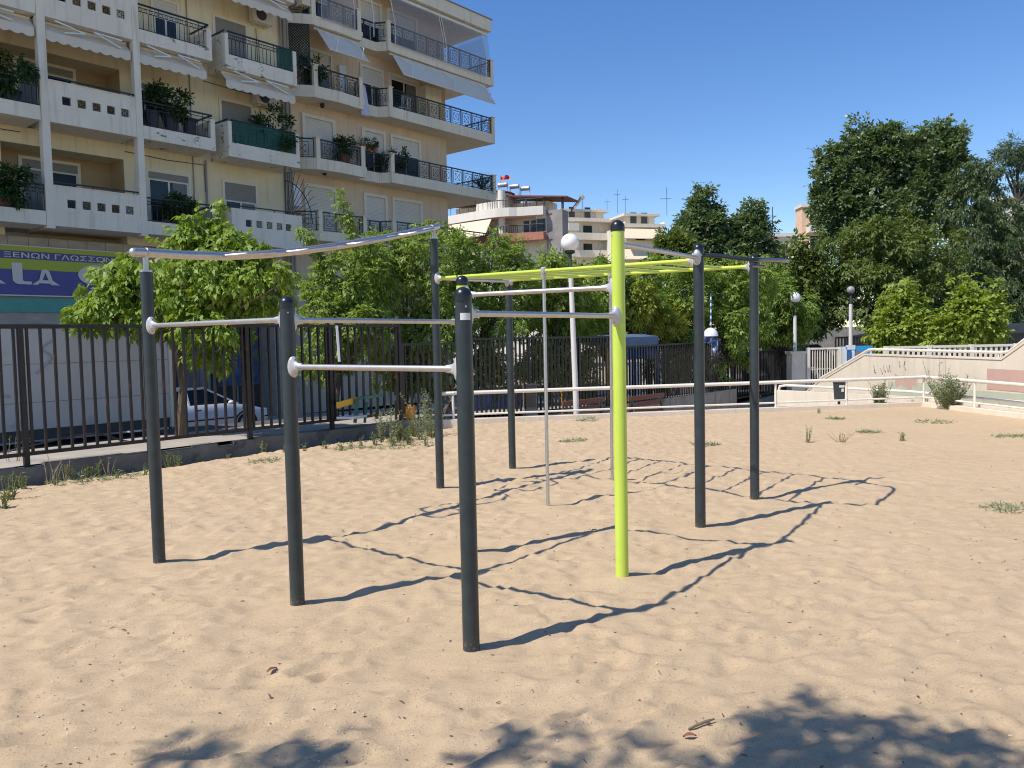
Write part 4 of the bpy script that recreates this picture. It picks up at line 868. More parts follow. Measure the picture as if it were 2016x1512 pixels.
# sunburst grille at the end of the first-floor balcony
mb = MB(); o = W(17.2, AF-.1, 6.05)
for i in range(12):
    an = R(2+i*8); mb.bar(o+D*.12*math.sin(an)+Vector((0, 0, .12*math.cos(an))), o+D*1.5*math.sin(an)+Vector((0, 0, min(1.95, 1.95)*math.cos(an))), .016, .016, N)
mb.tube([o+D*1.15*math.sin(R(a))+Vector((0, 0, 1.45*math.cos(R(a)))) for a in range(0, 95, 6)], .018, 5); mb.tube([o, o+Vector((0, 0, 1.95))], .018, 5); mb.build('sunburst_grille', M['rail'], A)

# shop sign: lettering stands on the wall above the shop
sg = thing('shop_sign', 'long lime and purple shop sign with white Greek lettering above the shop', 'sign', W(8, AW, 3.9)); cS = AW+.10
mb = MB(); mb.fb(2.5, 11.80, AW+.002, cS-.02, 3.17, 4.62); mb.build('sign_box', M['sign_purple'], sg)
mb = MB(); mb.fb(2.52, 11.78, cS-.018, cS-.012, 4.47, 4.60); mb.fb(2.52, 11.78, cS-.018, cS-.012, 3.93, 4.235); mb.build('lime_band', M['sign_lime'], sg)
mb = MB(); mb.fb(2.5, 11.82, cS-.03, cS+.02, 3.155, 3.19); mb.fb(2.5, 11.82, cS-.03, cS+.01, 4.60, 4.63); mb.fb(11.79, 11.83, cS-.06, cS+.01, 3.155, 4.63); mb.build('sign_edge', M['trim'], sg)
def lettering(txt, s0, s1, z0, h, c, m, par):
    cu = bpy.data.curves.new('t', 'FONT'); cu.body = txt; cu.extrude = 0; cu.offset = .012; ob = bpy.data.objects.new('t', cu); col.objects.link(ob)
    me = bpy.data.meshes.new_from_object(ob.evaluated_get(bpy.context.evaluated_depsgraph_get())); bpy.data.objects.remove(ob)
    co = np.array([v.co[:] for v in me.vertices]); mn, mx = co.min(0), co.max(0)
    for v in me.vertices:
        p = W(s0+(v.co.x-mn[0])/(mx[0]-mn[0])*(s1-s0), c, z0+(v.co.y-mn[1])/(mx[1]-mn[1])*h); v.co = p
    me.materials.append(M[m]); me.name = 'lettering'; return link('lettering', me, par)
lettering('ΞΕΝΩΝ ΓΛΩΣΣΩΝ', 8.36, 11.42, 4.275, .155, cS, 'sign_white', sg)
def flat(mb, pts, c=cS): mb.prism([W(s, c, z) for s, z in pts], N*.01)
mb = MB(); flat(mb, [(8.54, 4.12), (8.82, 4.12), (8.82, 3.62), (8.86, 3.585), (9.05, 3.585), (9.05, 3.50), (8.70, 3.50), (8.62, 3.53), (8.56, 3.60)]); mb.build('large_letter', M['sign_white'], sg)
def bigA(mb, s):
    flat(mb, [(s, 3.50), (s+.17, 3.50), (s+.19, 3.545), (s+.50, 3.545), (s+.53, 3.50), (s+.76, 3.50), (s+.565, 3.64), (s+.20, 3.64)])
    flat(mb, [(s+.20, 3.641), (s+.285, 3.641), (s+.375, 3.86), (s+.455, 3.641), (s+.565, 3.641), (s+.49, 3.90), (s+.43, 3.965), (s+.34, 3.965), (s+.27, 3.91)])
for q in (9.06, 7.62): mb = MB(); bigA(mb, q); mb.build('large_letter', M['sign_white'], sg)
mb = MB()
o_ = [(10.86+.50*math.cos(a), 3.85+.31*math.sin(a)) for a in np.linspace(R(38), R(322), 22)]; i_ = [(10.92+.26*math.cos(a), 3.85+.205*math.sin(a)) for a in np.linspace(R(322), R(38), 22)]
for k in range(21): flat(mb, [o_[k], o_[k+1], i_[20-k], i_[21-k]])
mb.build('large_letter', M['sign_white'], sg)
# ------------------------------------------------------------------ second apartment building (peach), balconies wrap its corner
BF, BW = -26.0, -27.0
B = thing('apartment_building', 'peach apartment building with ivory balconies and geometric black railings, beside the cream one', 'building', W(23, -31, -1))
MB().fb(18.36, 27.5, BW-9, BW, -1.2, 16.4).build('wall', M['peach_wall'], B)
LB = [(5.60, 5.97, 6.76), (8.35, 8.78, 9.56), (11.10, 11.54, 12.33), (13.85, 14.22, 15.05)]
plan = [(18.37, BW-.0), (18.37, BF-.72), (19.3, BF), (20.4, BF+.10), (21.66, BF), (21.66, BF-.45), (22.85, BF-.45), (23.2, BF), (29.82, BF), (29.82, BF-9), (27.51, BF-9), (27.51, BW)]
def geo_panel(mb, o, d, w, h):
    P = lambda x, z: o+d*x+Vector((0, 0, z)); L_ = lambda a, b, t=.014: mb.bar(P(*a), P(*b), t, t, N if abs(d.dot(N)) < .5 else D)
    mb.bar(P(0, h), P(w, h), .05, .05); L_((0, .05), (w, .05), .02)
    n = max(1, round(w/.72)); q = w/n
    for i in range(n):
        x = i*q; L_((x, 0), (x, h), .022); m = x+q*.56; a = min(.25, q*.36)
        for k in (a, a*.62):
            z0, z1 = h*.5-k*.98, h*.5+k*.98; L_((m-k, z0), (m+k, z0)); L_((m+k, z0), (m+k, z1)); L_((m+k, z1), (m-k, z1)); L_((m-k, z1), (m-k, z0))
        k = a*.62; L_((m-k, h*.5-k), (m+k, h*.5+k)); L_((m-k, h*.5+k), (m+k, h*.5-k)); L_((m, h*.5+a), (m, h)); L_((m, .05), (m, h*.5-a))
        for u in (.06, .14): L_((x+q*u, .05), (x+q*u, h))
        L_((x+q*.2, h*.86), (x+q, h*.86))
    L_((w, 0), (w, h), .022)
for i, (zb, zf, zr) in enumerate(LB):
    mb = MB(); mb.prism([W(s, c, zb) for s, c in plan], Vector((0, 0, .2)))
    edge = [plan[1], plan[2], plan[3], plan[4], plan[5], plan[6], plan[7], plan[8], plan[9]]
    for (sa, ca), (sb, cb) in zip(edge, edge[1:]):
        a, b = W(sa, ca, 0), W(sb, cb, 0); d = (b-a).normalized(); inn = Vector((-d.y, d.x, 0))
        if inn.dot(W(22, -28, 0)-a) < 0: inn = -inn
        e = inn*.14; z0, z1 = Vector((0, 0, zb+.2)), Vector((0, 0, zf)); mb.hexa([a+z0, b+z0, b+e+z0, a+e+z0, a+z1, b+z1, b+e+z1, a+e+z1])
    for s, c in ((19.3, BF), (21.53, BF), (23.12, BF), (29.66, BF)):
        mb.fb(s, s+.19, c-.19, c+.015, zb+.003, zr); mb.fb(s-.03, s+.22, c-.22, c+.045, zr, zr+.04)
    b_ = mb.build('balcony', M['ivory'], B); mb = MB(); h = zr-zf-.04
    geo_panel(mb, W(18.45, BF-.72, zf), (W(19.3, BF-.06, 0)-W(18.45, BF-.72, 0)).normalized(), 1.02, h)
    geo_panel(mb, W(19.5, BF-.05, zf), D, 2.02, h); geo_panel(mb, W(21.72, BF-.52, zf), D, 1.12, h)
    geo_panel(mb, W(22.85, BF-.5, zf), (W(23.15, BF-.06, 0)-W(22.85, BF-.5, 0)).normalized(), .5, h); geo_panel(mb, W(23.32, BF-.06, zf), D, 6.33, h); geo_panel(mb, W(29.76, BF-.2, zf), -N, 4.5, h)
    mb.build('railing', M['rail'], b_)
for z in (8.35, 11.1, 13.85, 5.6):
    cl = z == 5.6; t_ = z+2.33 if z > 6 else 7.94
    tops = {8.35: 10.68, 11.1: 13.33, 5.6: 7.94, 13.85: 16.1}[z]
    window(B, 19.5, 20.85, z+.4, tops-.1, BW, 1.0 if z in (8.35, 5.6) else .4, sh='shutter', proud=.09, fr=.13)
    window(B, 22.5, 23.55, z+.4, tops-.1, BW, {8.35: .42, 11.1: .35, 5.6: 1.0, 13.85: .5}[z], 'glass_blue', sh='shutter', proud=.09, fr=.13)
    window(B, 24.1, 25.65, z+.4, tops-.1, BW, {8.35: .36, 11.1: .05, 5.6: 1.0, 13.85: .5}[z], 'glass', sh='shutter', proud=.09, fr=.13)
mb = MB(); mb.prism([W(s, c, 16.4) for s, c in [(18.37, BW-8), (18.37, BF-.5), (19.3, BF+.02), (29.75, BF+.02), (29.75, BF-9), (27.5, BF-9)]], Vector((0, 0, .55))); mb.build('roof', M['ivory'], B)
mb = MB(); mb.fb(19.2, 29.8, BF-.02, BF+.06, 16.951, 17.0); mb.build('roof_edge', M['grey_wall'], B)
# sheer blinds round the top terrace, sloping awnings below it
mb = MB(); mb.tube([W(23.3, BF-.2, 16.28), W(29.6, BF-.2, 16.28)], .09, 10); mb.tube([W(19.4, BF-.2, 16.28), W(21.6, BF-.2, 16.28)], .07, 10)
for s in (23.45, 26.35, 26.5, 29.2): mb.tube([W(s, BF-.15, 16.28), W(s, BF+.13, 15.0), W(s, BF+.12, 14.15)], .018, 6)
for s in (19.7, 21.3, 22.3): mb.tube([W(s, BF-.1, 16.3), W(s, BF+.13, 15.0), W(s, BF+.10, 14.15)], .018, 6)
bl = mb.build('terrace_blind', M['arm'], B)
for s0, s1 in ((19.65, 21.35), (23.4, 26.38), (26.5, 29.25)):
    mb = MB(); q = [(BF-.14, 16.25), (BF+.14, 15.0), (BF+.13, 14.12)]
    for (c0, z0), (c1, z1) in zip(q, q[1:]): mb.add([W(s0, c0, z0), W(s1, c0, z0), W(s1, c1, z1), W(s0, c1, z1)], [(0, 1, 2, 3)])
    mb.build('blind_cloth', M['sheer'], bl)
mb = MB(); mb.add([W(29.6, BF-.1, 16.2), W(29.95, BF-.1, 14.1), W(30.1, BF-4, 14.1), W(29.7, BF-4, 16.2)], [(0, 1, 2, 3)]); mb.build('clear_blind', M['clear'], bl)
MB().fb(18.9, 19.28, BF-.7, BF-.02, 14.5, 16.38).build('terrace_blind', M['awn_cream'], B)
def slope_awning(s0, s1, z, arms, par, out=.75, dn=1.1, m='awning', c=BF):
    mb = MB(); e = .012; mb.hexa([W(s0, c-.05, z-.1), W(s0, c+out, z-dn), W(s1, c+out, z-dn), W(s1, c-.05, z-.1), W(s0, c-.05, z-.1+e), W(s0, c+out, z-dn+e), W(s1, c+out, z-dn+e), W(s1, c-.05, z-.1+e)])
    mb.tube([W(s0-.1, c-.12, z-.08), W(s1+.1, c-.12, z-.08)], .05, 8); mb.bar(W(s0, c+out, z-dn), W(s1, c+out, z-dn), .04, .05); a = mb.build('awning', M[m], par); mb = MB()
    for s in arms: mb.bar(W(s, c-.02, z-.12), W(s+.28, c+out*.75+.12, z-.55), .04, .035); mb.bar(W(s+.28, c+out*.75+.12, z-.55), W(s+.15, c+out, z-dn+.02), .04, .035)
    mb.build('awning_arm', M['arm'], a)
slope_awning(23.4, 29.25, 13.85, (23.75, 26.3, 28.7), B, .62, 1.08); slope_awning(19.55, 21.5, 13.85, (19.75, 21.0), B, .7, 1.05)
# lattice screen between the two buildings
mb = MB(); a, b = W(18.42, BF-.70, 0), W(19.22, BF-.1, 0); dl = (b-a).normalized(); lw_ = (b-a).length; z0, z1 = 12.35, 14.0
for k in range(-16, 12):
    x = k*.105
    for sgn in (1, -1):
        x0_, x1_ = (x, x+1.65) if sgn == 1 else (x+1.65, x); t0, t1 = 0., 1.
        pts_ = [(x0_+(x1_-x0_)*t, z0+(z1-z0)*t) for t in np.linspace(0, 1, 40)]; ins = [p for p in pts_ if 0 <= p[0] <= lw_]
        if len(ins) > 1: mb.bar(a+dl*ins[0][0]+Vector((0, 0, ins[0][1])), a+dl*ins[-1][0]+Vector((0, 0, ins[-1][1])), .035, .012, dl.cross(Vector((0, 0, 1))))
for x in (0, lw_): mb.bar(a+dl*x+Vector((0, 0, z0)), a+dl*x+Vector((0, 0, z1)), .05, .04, dl)
for z in (z0, z1): mb.bar(a+Vector((0, 0, z)), b+Vector((0, 0, z)), .04, .05)
mb.build('lattice_screen', M['lattice'], B)
mb = MB(); mb.fb(25.75, 26.75, BW+.003, BW+.5, 11.35, 13.1); mb.build('balcony_cupboard', M['ivory'], B)
mb = MB(); mb.fb(21.25, 21.6, BW+.003, BW+.12, 11.9, 13.0); mb.build('meter_box', M['plastic_white'], B)
mb = MB()
for z in (10.62, 7.98): mb.ball(W(20.0, BF-.45, z-.02+.4), (.10, .10, .10), 10, 6)
mb.build('wall_lamp', M['cap'], B)
mb = MB(); mb.fb(18.6, 19.0, BW+.003, BW+.35, 6.95, 7.75); mb.build('boiler_box', M['plastic_white'], B)

# things on the balconies
tw = MB(); vs = []
for i in range(7):
    for j in range(10): vs.append(W(21.72+.075*i+.012*j, BF-.40+.03*math.sin(i*2+j*.4)+.012*j, 12.28-.145*j))
tw.add(vs, [(i*10+j, (i+1)*10+j, (i+1)*10+j+1, i*10+j+1) for i in range(6) for j in range(9)])
o = tw.build('towel', M['towel'], None, True); tag(o, 'lilac towel hung over the black railing of the peach building', 'towel'); sm = o.modifiers.new('thick', 'SOLIDIFY'); sm.thickness = .012
ch = thing('plastic_chair', 'white slatted plastic chair on the balcony under the grey awning', 'chair', W(24.3, -26.5, 11.3)); mb = MB()
for i in range(7): mb.bar(W(24.05+i*.08, -26.25, 11.78), W(24.05+i*.08, -26.2, 12.2), .03, .02, D)
mb.bar(W(24.0, -26.2, 12.22), W(24.6, -26.2, 12.22), .05, .04); mb.build('backrest', M['plastic_white'], ch)
mb = MB(); mb.fb(24.0, 24.6, -26.7, -26.25, 11.72, 11.76); mb.build('seat', M['plastic_white'], ch)
for s in (24.05, 24.52):
    for c in (-26.65, -26.3): MB().fb(s, s+.04, c, c+.04, 11.3, 11.72).build('leg', M['plastic_white'], ch)
def potplant(label, s, c, z, ps, ph, r, fh, pm, n=260, L=.13, W_=.5, leaf='house', droop=.2, npot=1, cat='potted plant', spiky=False):
    t = thing('potted_plant', label, cat, W(s, c, z)); mb = MB()
    for i in range(npot):
        x = s+(i-(npot-1)/2)*ps*1.25
        if pm == 'box': mb.fb(x-ps, x+ps, c-.12, c+.12, z, z+ph)
        else: mb.lathe(W(x, c, z), [(ps*.33, 0), (ps*.45, ph*.9), (ps*.5, ph*.9), (ps*.5, ph), (ps*.42, ph)], 12)
    mb.build('pot', M['terracotta' if pm in ('box', 'terracotta') else 'planter'], t)
    cz = z+ph+fh*.45
    if spiky:
        m = n; d = nrm(rs.normal(0, 1, (m, 3))+np.array([0, 0, .6])); P = np.array([list(W(s, c, z+ph))]*m); leaf_mesh('foliage', P, d, rs.normal(0, 1, (m, 3)), np.full(m, fh)*(.6+.4*rs.rand(m)), np.full(m, .035), LEAF[leaf], t)
    else:
        P, O = crown_points([(tuple(W(s, c, cz)), (r, min(r, .45), fh*.5))], n, 14, (.25, .45)); leaf_mesh('foliage', *sprays(P, O, 4, L, W_, droop), LEAF[leaf], t)
    mb = MB()
    for k in range(5): mb.tube([W(s, c, z+ph*.8), W(s+rs.normal(0, r*.4), c+rs.normal(0, .1), cz+fh*.2)], .012, 5)
    mb.build('stem', M['bark_dark'], t); return t
potplant('bushy plant in a row of dark planters on the railed balcony above the terracotta box', 13.15, -25.35, 8.3, .5, .75, .62, 1.0, 'planter', 420, npot=3)
potplant('leafy shrub in a terracotta box on the lowest railed balcony', 13.15, -25.3, 5.35, .42, .32, .5, .75, 'box', 330)
potplant('spreading plant on the lowest balcony at the far left', 8.2, -25.35, 5.4, .5, .35, .75, .95, 'box', 330)
potplant('trailing plant in a blue planter on the upper left balcony', 8.2, -25.4, 8.35, .55, .5, .9, 1.0, 'planter', 380, droop=.6, npot=2)
potplant('tall plant leaning out beyond the green shade mesh', 17.0, -25.35, 8.3, .45, .3, .75, 1.6, 'planter', 430)
potplant('small shrub on the balcony corner post beside the lattice screen', 19.5, -26.3, 11.6, .3, .3, .4, .8, 'planter', 160)
potplant('potted shrub in a terracotta pot behind the peach building curved railing', 20.95, -26.3, 8.75, .4, .42, .42, .6, 'terracotta', 170)
potplant('terracotta pots of small green plants on the recessed railing', 22.3, -26.45, 9.58, .26, .24, .35, .22, 'terracotta', 120, L=.08, npot=3)
potplant('spiky plant between the recessed and the long balcony of the peach building', 23.05, -26.4, 8.8, .3, .3, .4, .95, 'planter', 70, spiky=True)
potplant('tall leafy plant beside the balcony door of the peach building', 23.9, -26.35, 8.8, .3, .3, .25, 1.0, 'planter', 150)
potplant('spiky dark plant at the outer corner of the long balcony', 29.25, -26.35, 8.6, .35, .3, .4, 1.1, 'planter', 110, spiky=True)

# ------------------------------------------------------------------ distant buildings
def far_frame(px, py, Y, yaw):
    o = at(px, py, Y); u = Vector((math.cos(yaw), math.sin(yaw), 0)); v = Vector((-math.sin(yaw), math.cos(yaw), 0))
    def bx_(mb, x0, x1, y0, y1, z0, z1):
        q = lambda x, y, z: Vector((o.x, o.y, 0))+u*x+v*y+Vector((0, 0, z))
        return mb.hexa([q(x0, y0, z0), q(x1, y0, z0), q(x1, y1, z0), q(x0, y1, z0), q(x0, y0, z1), q(x1, y0, z1), q(x1, y1, z1), q(x0, y1, z1)])
    return o, u, v, bx_
zpix = lambda py, px, Y: at(px, py, Y).z
# block with the curved roof terrace and red pergola
Y = 80; o, u, v, bx_ = far_frame(1003, 450, Y, R(-24)); k = Y/F_PX; q = lambda x, y, z: Vector((o.x, o.y, 0))+u*x+v*y+Vector((0, 0, z))
Cb = thing('apartment_building', 'sunlit block with a curved roof terrace, red tiled pergola and red parapet', 'building', (o.x, o.y, -1))
zt = zpix(411, 1000, Y); zt2 = zpix(428, 1000, Y)
mb = MB(); bx_(mb, -10, 3.6, 1.6, 5, -1.3, zt2+.3); mb.build('wall', M['far_white'], Cb)
mb = MB(); bx_(mb, 3.6, 5.25, .9, 2.6, -1.3, zpix(416, 1090, Y)); mb.build('side_wall', M['grey_wall'], Cb)  # side face darkened by its grey colour to stand for shade
rim = [(-9.5, 2.6), (-4.5, .9), (-2.0, .2), (-.9, 0), (.3, .15), (1.0, .5), (3.6, .9), (3.6, 1.7), (-9.5, 4)]
for z0, z1, m in ((zt2, zt, 'far_white'), (zpix(476, 1000, Y), zpix(461, 1000, Y), 'brick_red')):
    mb = MB(); mb.prism([q(x, y-.9, z0) for x, y in rim], Vector((0, 0, z1-z0))); mb.build('balcony', M[m], Cb)
    mb = MB(); mb.tube([q(x, y-.85, z1+.75) for x, y in rim[:7]], .05, 5)
    for (xa, ya), (xb, yb) in zip(rim[:6], rim[1:7]):
        for t in np.linspace(0, 1, 5)[:-1]: mb.tube([q(xa+(xb-xa)*t, ya+(yb-ya)*t-.85, z1), q(xa+(xb-xa)*t, ya+(yb-ya)*t-.85, z1+.75)], .025, 4)
    mb.build('railing', M['rail'], Cb)
mb = MB(); bx_(mb, -7.5, -2.2, 3, 5, zt, zpix(392, 960, Y)); bx_(mb, -1.5, 3.2, 2.6, 5, zt, zpix(392, 1040, Y)); mb.build('penthouse', M['white_wall'], Cb)
mb = MB(); cz = zpix(376, 1000, Y); mb.lathe(q(-2.6, 2.2, zt), [(1.9, 0), (1.9, zpix(374, 1000, Y)-zt)], 20); mb.build('round_turret', M['far_white'], Cb, True)
MB().lathe(q(-2.6, 2.2, zpix(374, 1000, Y)), [(2.1, 0), (2.15, .10), (1.9, .22), (.2, .35)], 20).build('turret_roof', M['roof_red'], Cb, True)
MB().lathe(q(-.9, .2, zt), [(.36, -4.0), (.36, zpix(373, 990, Y)-zt)], 14).build('column', M['far_white'], Cb, True)
zr0, zr1, zr2 = zpix(378, 1010, Y), zpix(381, 1030, Y), zpix(395, 1100, Y)
mb = MB(); mb.hexa([q(-.6, .6, zr1-.1), q(5.9, .4, zr2), q(5.9, 4, zr2), q(-.6, 4, zr1-.1), q(-.6, .6, zr1+.02), q(5.9, .4, zr2+.12), q(5.9, 4, zr2+.14), q(-.6, 4, zr1+.12)])
mb.hexa([q(-8, 1.0, zpix(390, 960, Y)), q(-1.3, .8, zr1-.35), q(-1.3, 6, zr1), q(-8, 6, zr1), q(-8, 1.0, zpix(390, 960, Y)+.15), q(-1.3, .8, zr1-.2), q(-1.3, 6, zr1+.5), q(-8, 6, zr1+.5)]); mb.build('pergola_roof', M['roof_red'], Cb)
for x, y in ((1.5, .8), (3.4, .8), (5.3, .9)): MB().bar(q(x, y, zt-.3), q(x, y, zr1-(x/5.9)*(zr1-zr2)-.05), .2, .2, u).build('pergola_post', M['wood_dark'], Cb)
mb = MB(); z0 = zt2-.1; mb.hexa([q(-9, .9, z0-.2), q(-1.6, -.75, z0-.1), q(-2.0, -1.5, z0-1.75), q(-8.6, .3, z0-2.0), q(-9, .9, z0-.12), q(-1.6, -.75, z0-.02), q(-2.0, -1.5, z0-1.67), q(-8.6, .3, z0-1.92)]); mb.build('awning', M['awn_cream'], Cb)
for x0, x1 in ((.9, 1.5), (1.7, 2.5), (2.6, 3.5)):
    z0, z1 = zpix(457, 1060, Y), zpix(432, 1060, Y); mb = MB(); bx_(mb, x0-.06, x1+.06, .86 if x0 > 2 else 1.52, .92 if x0 > 2 else 1.6, z0-.06, z1+.06); w = mb.build('window', M['trim'], Cb)
    mb = MB(); bx_(mb, x0, x1, .82 if x0 > 2 else 1.48, .86 if x0 > 2 else 1.52, z0, z1); mb.build('pane', M['glass_blue'], w)
mb = MB(); bx_(mb, 2.55, 3.62, .91, 2, zpix(475, 1060, Y), zt2); mb.build('bay', M['far_white'], Cb)
for px, py in ((990, 364), (1013, 367), (1034, 371)):
    c = at(px, py, Y+4); mb = MB(); mb.tube([c-u*.48, c+u*.48], .24, 12); mb.bar(c-u*.5-Vector((0, 0, 1.2)), c-u*.5, .08, .08, v); mb.bar(c+u*.5-Vector((0, 0, 1.2)), c+u*.5, .08, .08, v); mb.build('water_tank', M['tank'], Cb, True)
c = at(985, 350, Y+3); fl = thing('flag', 'red and white flag on a short pole over the round turret', 'flag', c); MB().tube([at(984, 378, Y+3), at(985.5, 345, Y+3)], .03, 6).build('flag_pole', M['tank'], fl)
mb = MB(); vs = []
for i in range(9):
    for j in range(4): a_ = at(985+i*2.4, 346+j*2.6+1.6*math.sin(i*.8), Y+3); vs.append(a_+Vector((0, .25*math.sin(i*1.1+j*.5), 0)))
mb.add(vs, [(i*4+j, (i+1)*4+j, (i+1)*4+j+1, i*4+j+1) for i in range(8) for j in range(3)])
mb.build('cloth', mat('red white cloth', (.55, .07, .05), .8, var=.1, c2=(.75, .75, .75), th=.56, ts=1.1), fl, True)
# two off-white blocks behind the lamp globe
def white_block(label, px0, px1, rows, Y, yaw, right_px, roof_py, pent):
    o, u, v, bx_ = far_frame(px0, 450, Y, yaw); t = thing('apartment_building', label, 'building', (o.x, o.y, -1)); k = Y/F_PX
    w = (px1-px0)*k/math.cos(yaw)*1.02; dp = (right_px-px1)*k/max(.25, math.sin(abs(yaw)))*.9; zb = zpix(rows[0], px0, Y)
    mb = MB(); bx_(mb, 0, w, 0, dp, -1.3, zb); mb.build('wall', M['far_white'], t)
    for r in rows:
        z = zpix(r, px0, Y); mb = MB(); bx_(mb, -.3, w+.25, -1.5, -.001, z-.25, z); bx_(mb, -.3, w+.25, -1.5, -1.38, z+.001, z+.75 if r != rows[0] else z+.25); bx_(mb, w+.13, w+.25, -1.37, -.002, z+.001, z+.6); mb.build('balcony', M['white_wall'], t)
        zz = z-2.35
        for i, x in enumerate(np.linspace(.8, w-2.2, 3)):
            mb = MB(); bx_(mb, x-.08, x+1.48, -.06, -.002, zz-.3, zz+1.78); wd = mb.build('window', M['trim'], t); mb = MB(); bx_(mb, x, x+1.4, -.09, -.061, zz-.3, zz+1.7); mb.build('shutter' if (i+int(r)) % 3 else 'pane', M['shutter'] if (i+int(r)) % 3 else M['glass'], wd)
    pz0, pz1, pw = zb, zpix(roof_py, px0, Y), pent
    mb = MB(); bx_(mb, pw[0]*w, pw[1]*w, .6, dp*.95, pz0, pz1); mb.build('penthouse', M['far_ochre'], t)
    mb = MB(); bx_(mb, pw[0]*w-.5, pw[1]*w+.5, -.2, dp*.98, pz1, pz1+.3); mb.build('roof', M['far_white'], t)
    for x in (.18, .55, .8):
        x0 = (pw[0]+(pw[1]-pw[0])*x)*w; mb = MB(); bx_(mb, x0, x0+.9, .5, .6, pz0+.3, pz0+2.1); mb.build('door', M['bin_dark'] if x < .7 else M['shutter'], t)
    return t, o, u, v, bx_, w, dp, pz1
Y = 118
t, o, u, v, bx_, w, dp, pz1 = white_block('off white block with a solar heater on its roof, behind the white lamp globe', 1106, 1207, (434, 470, 504), Y, R(18), 1244, 415, (.02, .86))
c = at(1141, 402, Y); s_ = MB(); s_.hexa([c+Vector((-1.3, -.6, -1.0)), c+Vector((.2, -.6, .9)), c+Vector((.5, 1.2, .9)), c+Vector((-1.0, 1.2, -1.0)), c+Vector((-1.4, -.6, -.92)), c+Vector((.1, -.6, 1.0)), c+Vector((.4, 1.2, 1.0)), c+Vector((-1.1, 1.2, -.92))]); s_.build('solar_panel', M['solar'], t)
mb = MB(); mb.tube([c+Vector((.1, -.5, 1.1)), c+Vector((.6, 1.2, 1.1))], .3, 10); mb.bar(c+Vector((.4, 0, -1.5)), c+Vector((.4, 0, 1.0)), .1, .1, (1, 0, 0)); mb.build('water_tank', M['tank'], t)
mb = MB(); z0 = pz1+.3; a = at(1216, 420, Y+6)
for dx, h in ((-2, 2.2), (0, 3.6), (1.5, 2.6)): mb.bar(a+Vector((dx*.8, 0, 0)), a+Vector((dx*.8, 0, h)), .045, .045, (1, 0, 0)); mb.bar(a+Vector((dx*.8-.5, 0, h*.8)), a+Vector((dx*.8+.5, 0, h*.8)), .05, .05)
mb.build('aerial', M['bin_dark'], t)
mb = MB(); q_ = at(1128, 447, Y-2); mb.box(q_, (u, v, (0, 0, 1)), (.8, .4, .55)); mb.build('air_conditioner', M['trim'], t)
t, o, u, v, bx_, w, dp, pz1 = white_block('off white block with cream awnings, behind the top of the lime post', 1222, 1300, (446, 486, 520), Y-4, R(16), 1338, 424, (.16, .92))
for r in (452, 492):
    z = zpix(r, 1260, Y-4); mb = MB(); q = lambda x, y, zz: Vector((o.x, o.y, 0))+u*x+v*y+Vector((0, 0, zz))
    mb.hexa([q(-.8, -1.5, z-.1), q(w, -1.5, z-.1), q(w, -3.0, z-1.6), q(-.8, -3.0, z-1.6), q(-.8, -1.5, z), q(w, -1.5, z), q(w, -3.0, z-1.5), q(-.8, -3.0, z-1.5)]); mb.build('awning', M['awn_cream'], t)
a = at(1313, 424, Y); mb = MB(); mb.bar(a, a+Vector((0, 0, 4.0)), .06, .06, (1, 0, 0)); mb.bar(a+Vector((-1, 0, 2.4)), a+Vector((.6, 0, 2.4)), .06, .06); mb.build('aerial', M['bin_dark'], t)
# orange block, long low roof line, block at the right edge
def slab_block(label, px0, px1, py, Y, m, storeys, dp=2.5):
    a, b = at(px0, py, Y), at(px1, py, Y); t = thing('apartment_building', label, 'building', ((a.x+b.x)/2, Y, -1)); MB().abox(a.x, b.x, Y, Y+dp, -1.3, a.z).build('wall', M[m], t)
    MB().abox(a.x-.2, b.x+.2, Y-.3, Y+dp, a.z, a.z+.4).build('roof', M['far_white'], t)
    for i in range(storeys):
        z = a.z-1.2-3.1*i
        MB().abox(a.x+.6, b.x, Y-1.3, Y-.002, z-2.3, z-1.4).build('balcony', M['far_white'], t)
        x = a.x+1.0
        while x < b.x-1.5:
            w = MB().abox(x, x+1.5, Y-.06, Y-.002, z-1.4, z+.5).build('window', M['trim'], t); MB().abox(x+.08, x+1.42, Y-.1, Y-.061, z-1.4, z+.42).build('pane', M['glass'], w); x += 3.2
    return t
slab_block('narrow orange rendered block showing between the dark tree and the big poplars', 1579, 1625, 408, 110, 'far_orange', 3)
slab_block('low pale ochre block whose roof line shows left of the orange block', 1505, 1572, 467, 95, 'far_ochre', 2)
slab_block('cream block showing at the right edge behind the sparse pine', 1975, 2060, 392, 100, 'far_white', 4)
mb = MB()
for px, h in ((1494, 3.0), (1521, 3.6)): a = at(px, 467, 97); mb.bar(a, a+Vector((0, 0, h)), .08, .08, (1, 0, 0)); mb.bar(a+Vector((-.5, 0, h*.7)), a+Vector((.5, 0, h*.7)), .05, .05)
tag(mb.build('roof_aerial', M['bin_dark']), 'thin roof aerials on the low pale block left of the orange one', 'aerial')
c = at(1640, 655, 60); mb = MB(); mb.abox(c.x-9, c.x+30, 60, 60.4, -1.3, c.z+.4); tag(mb.build('back_wall', M['conc']), 'long pale concrete wall far behind the trunks of the big trees', 'wall')

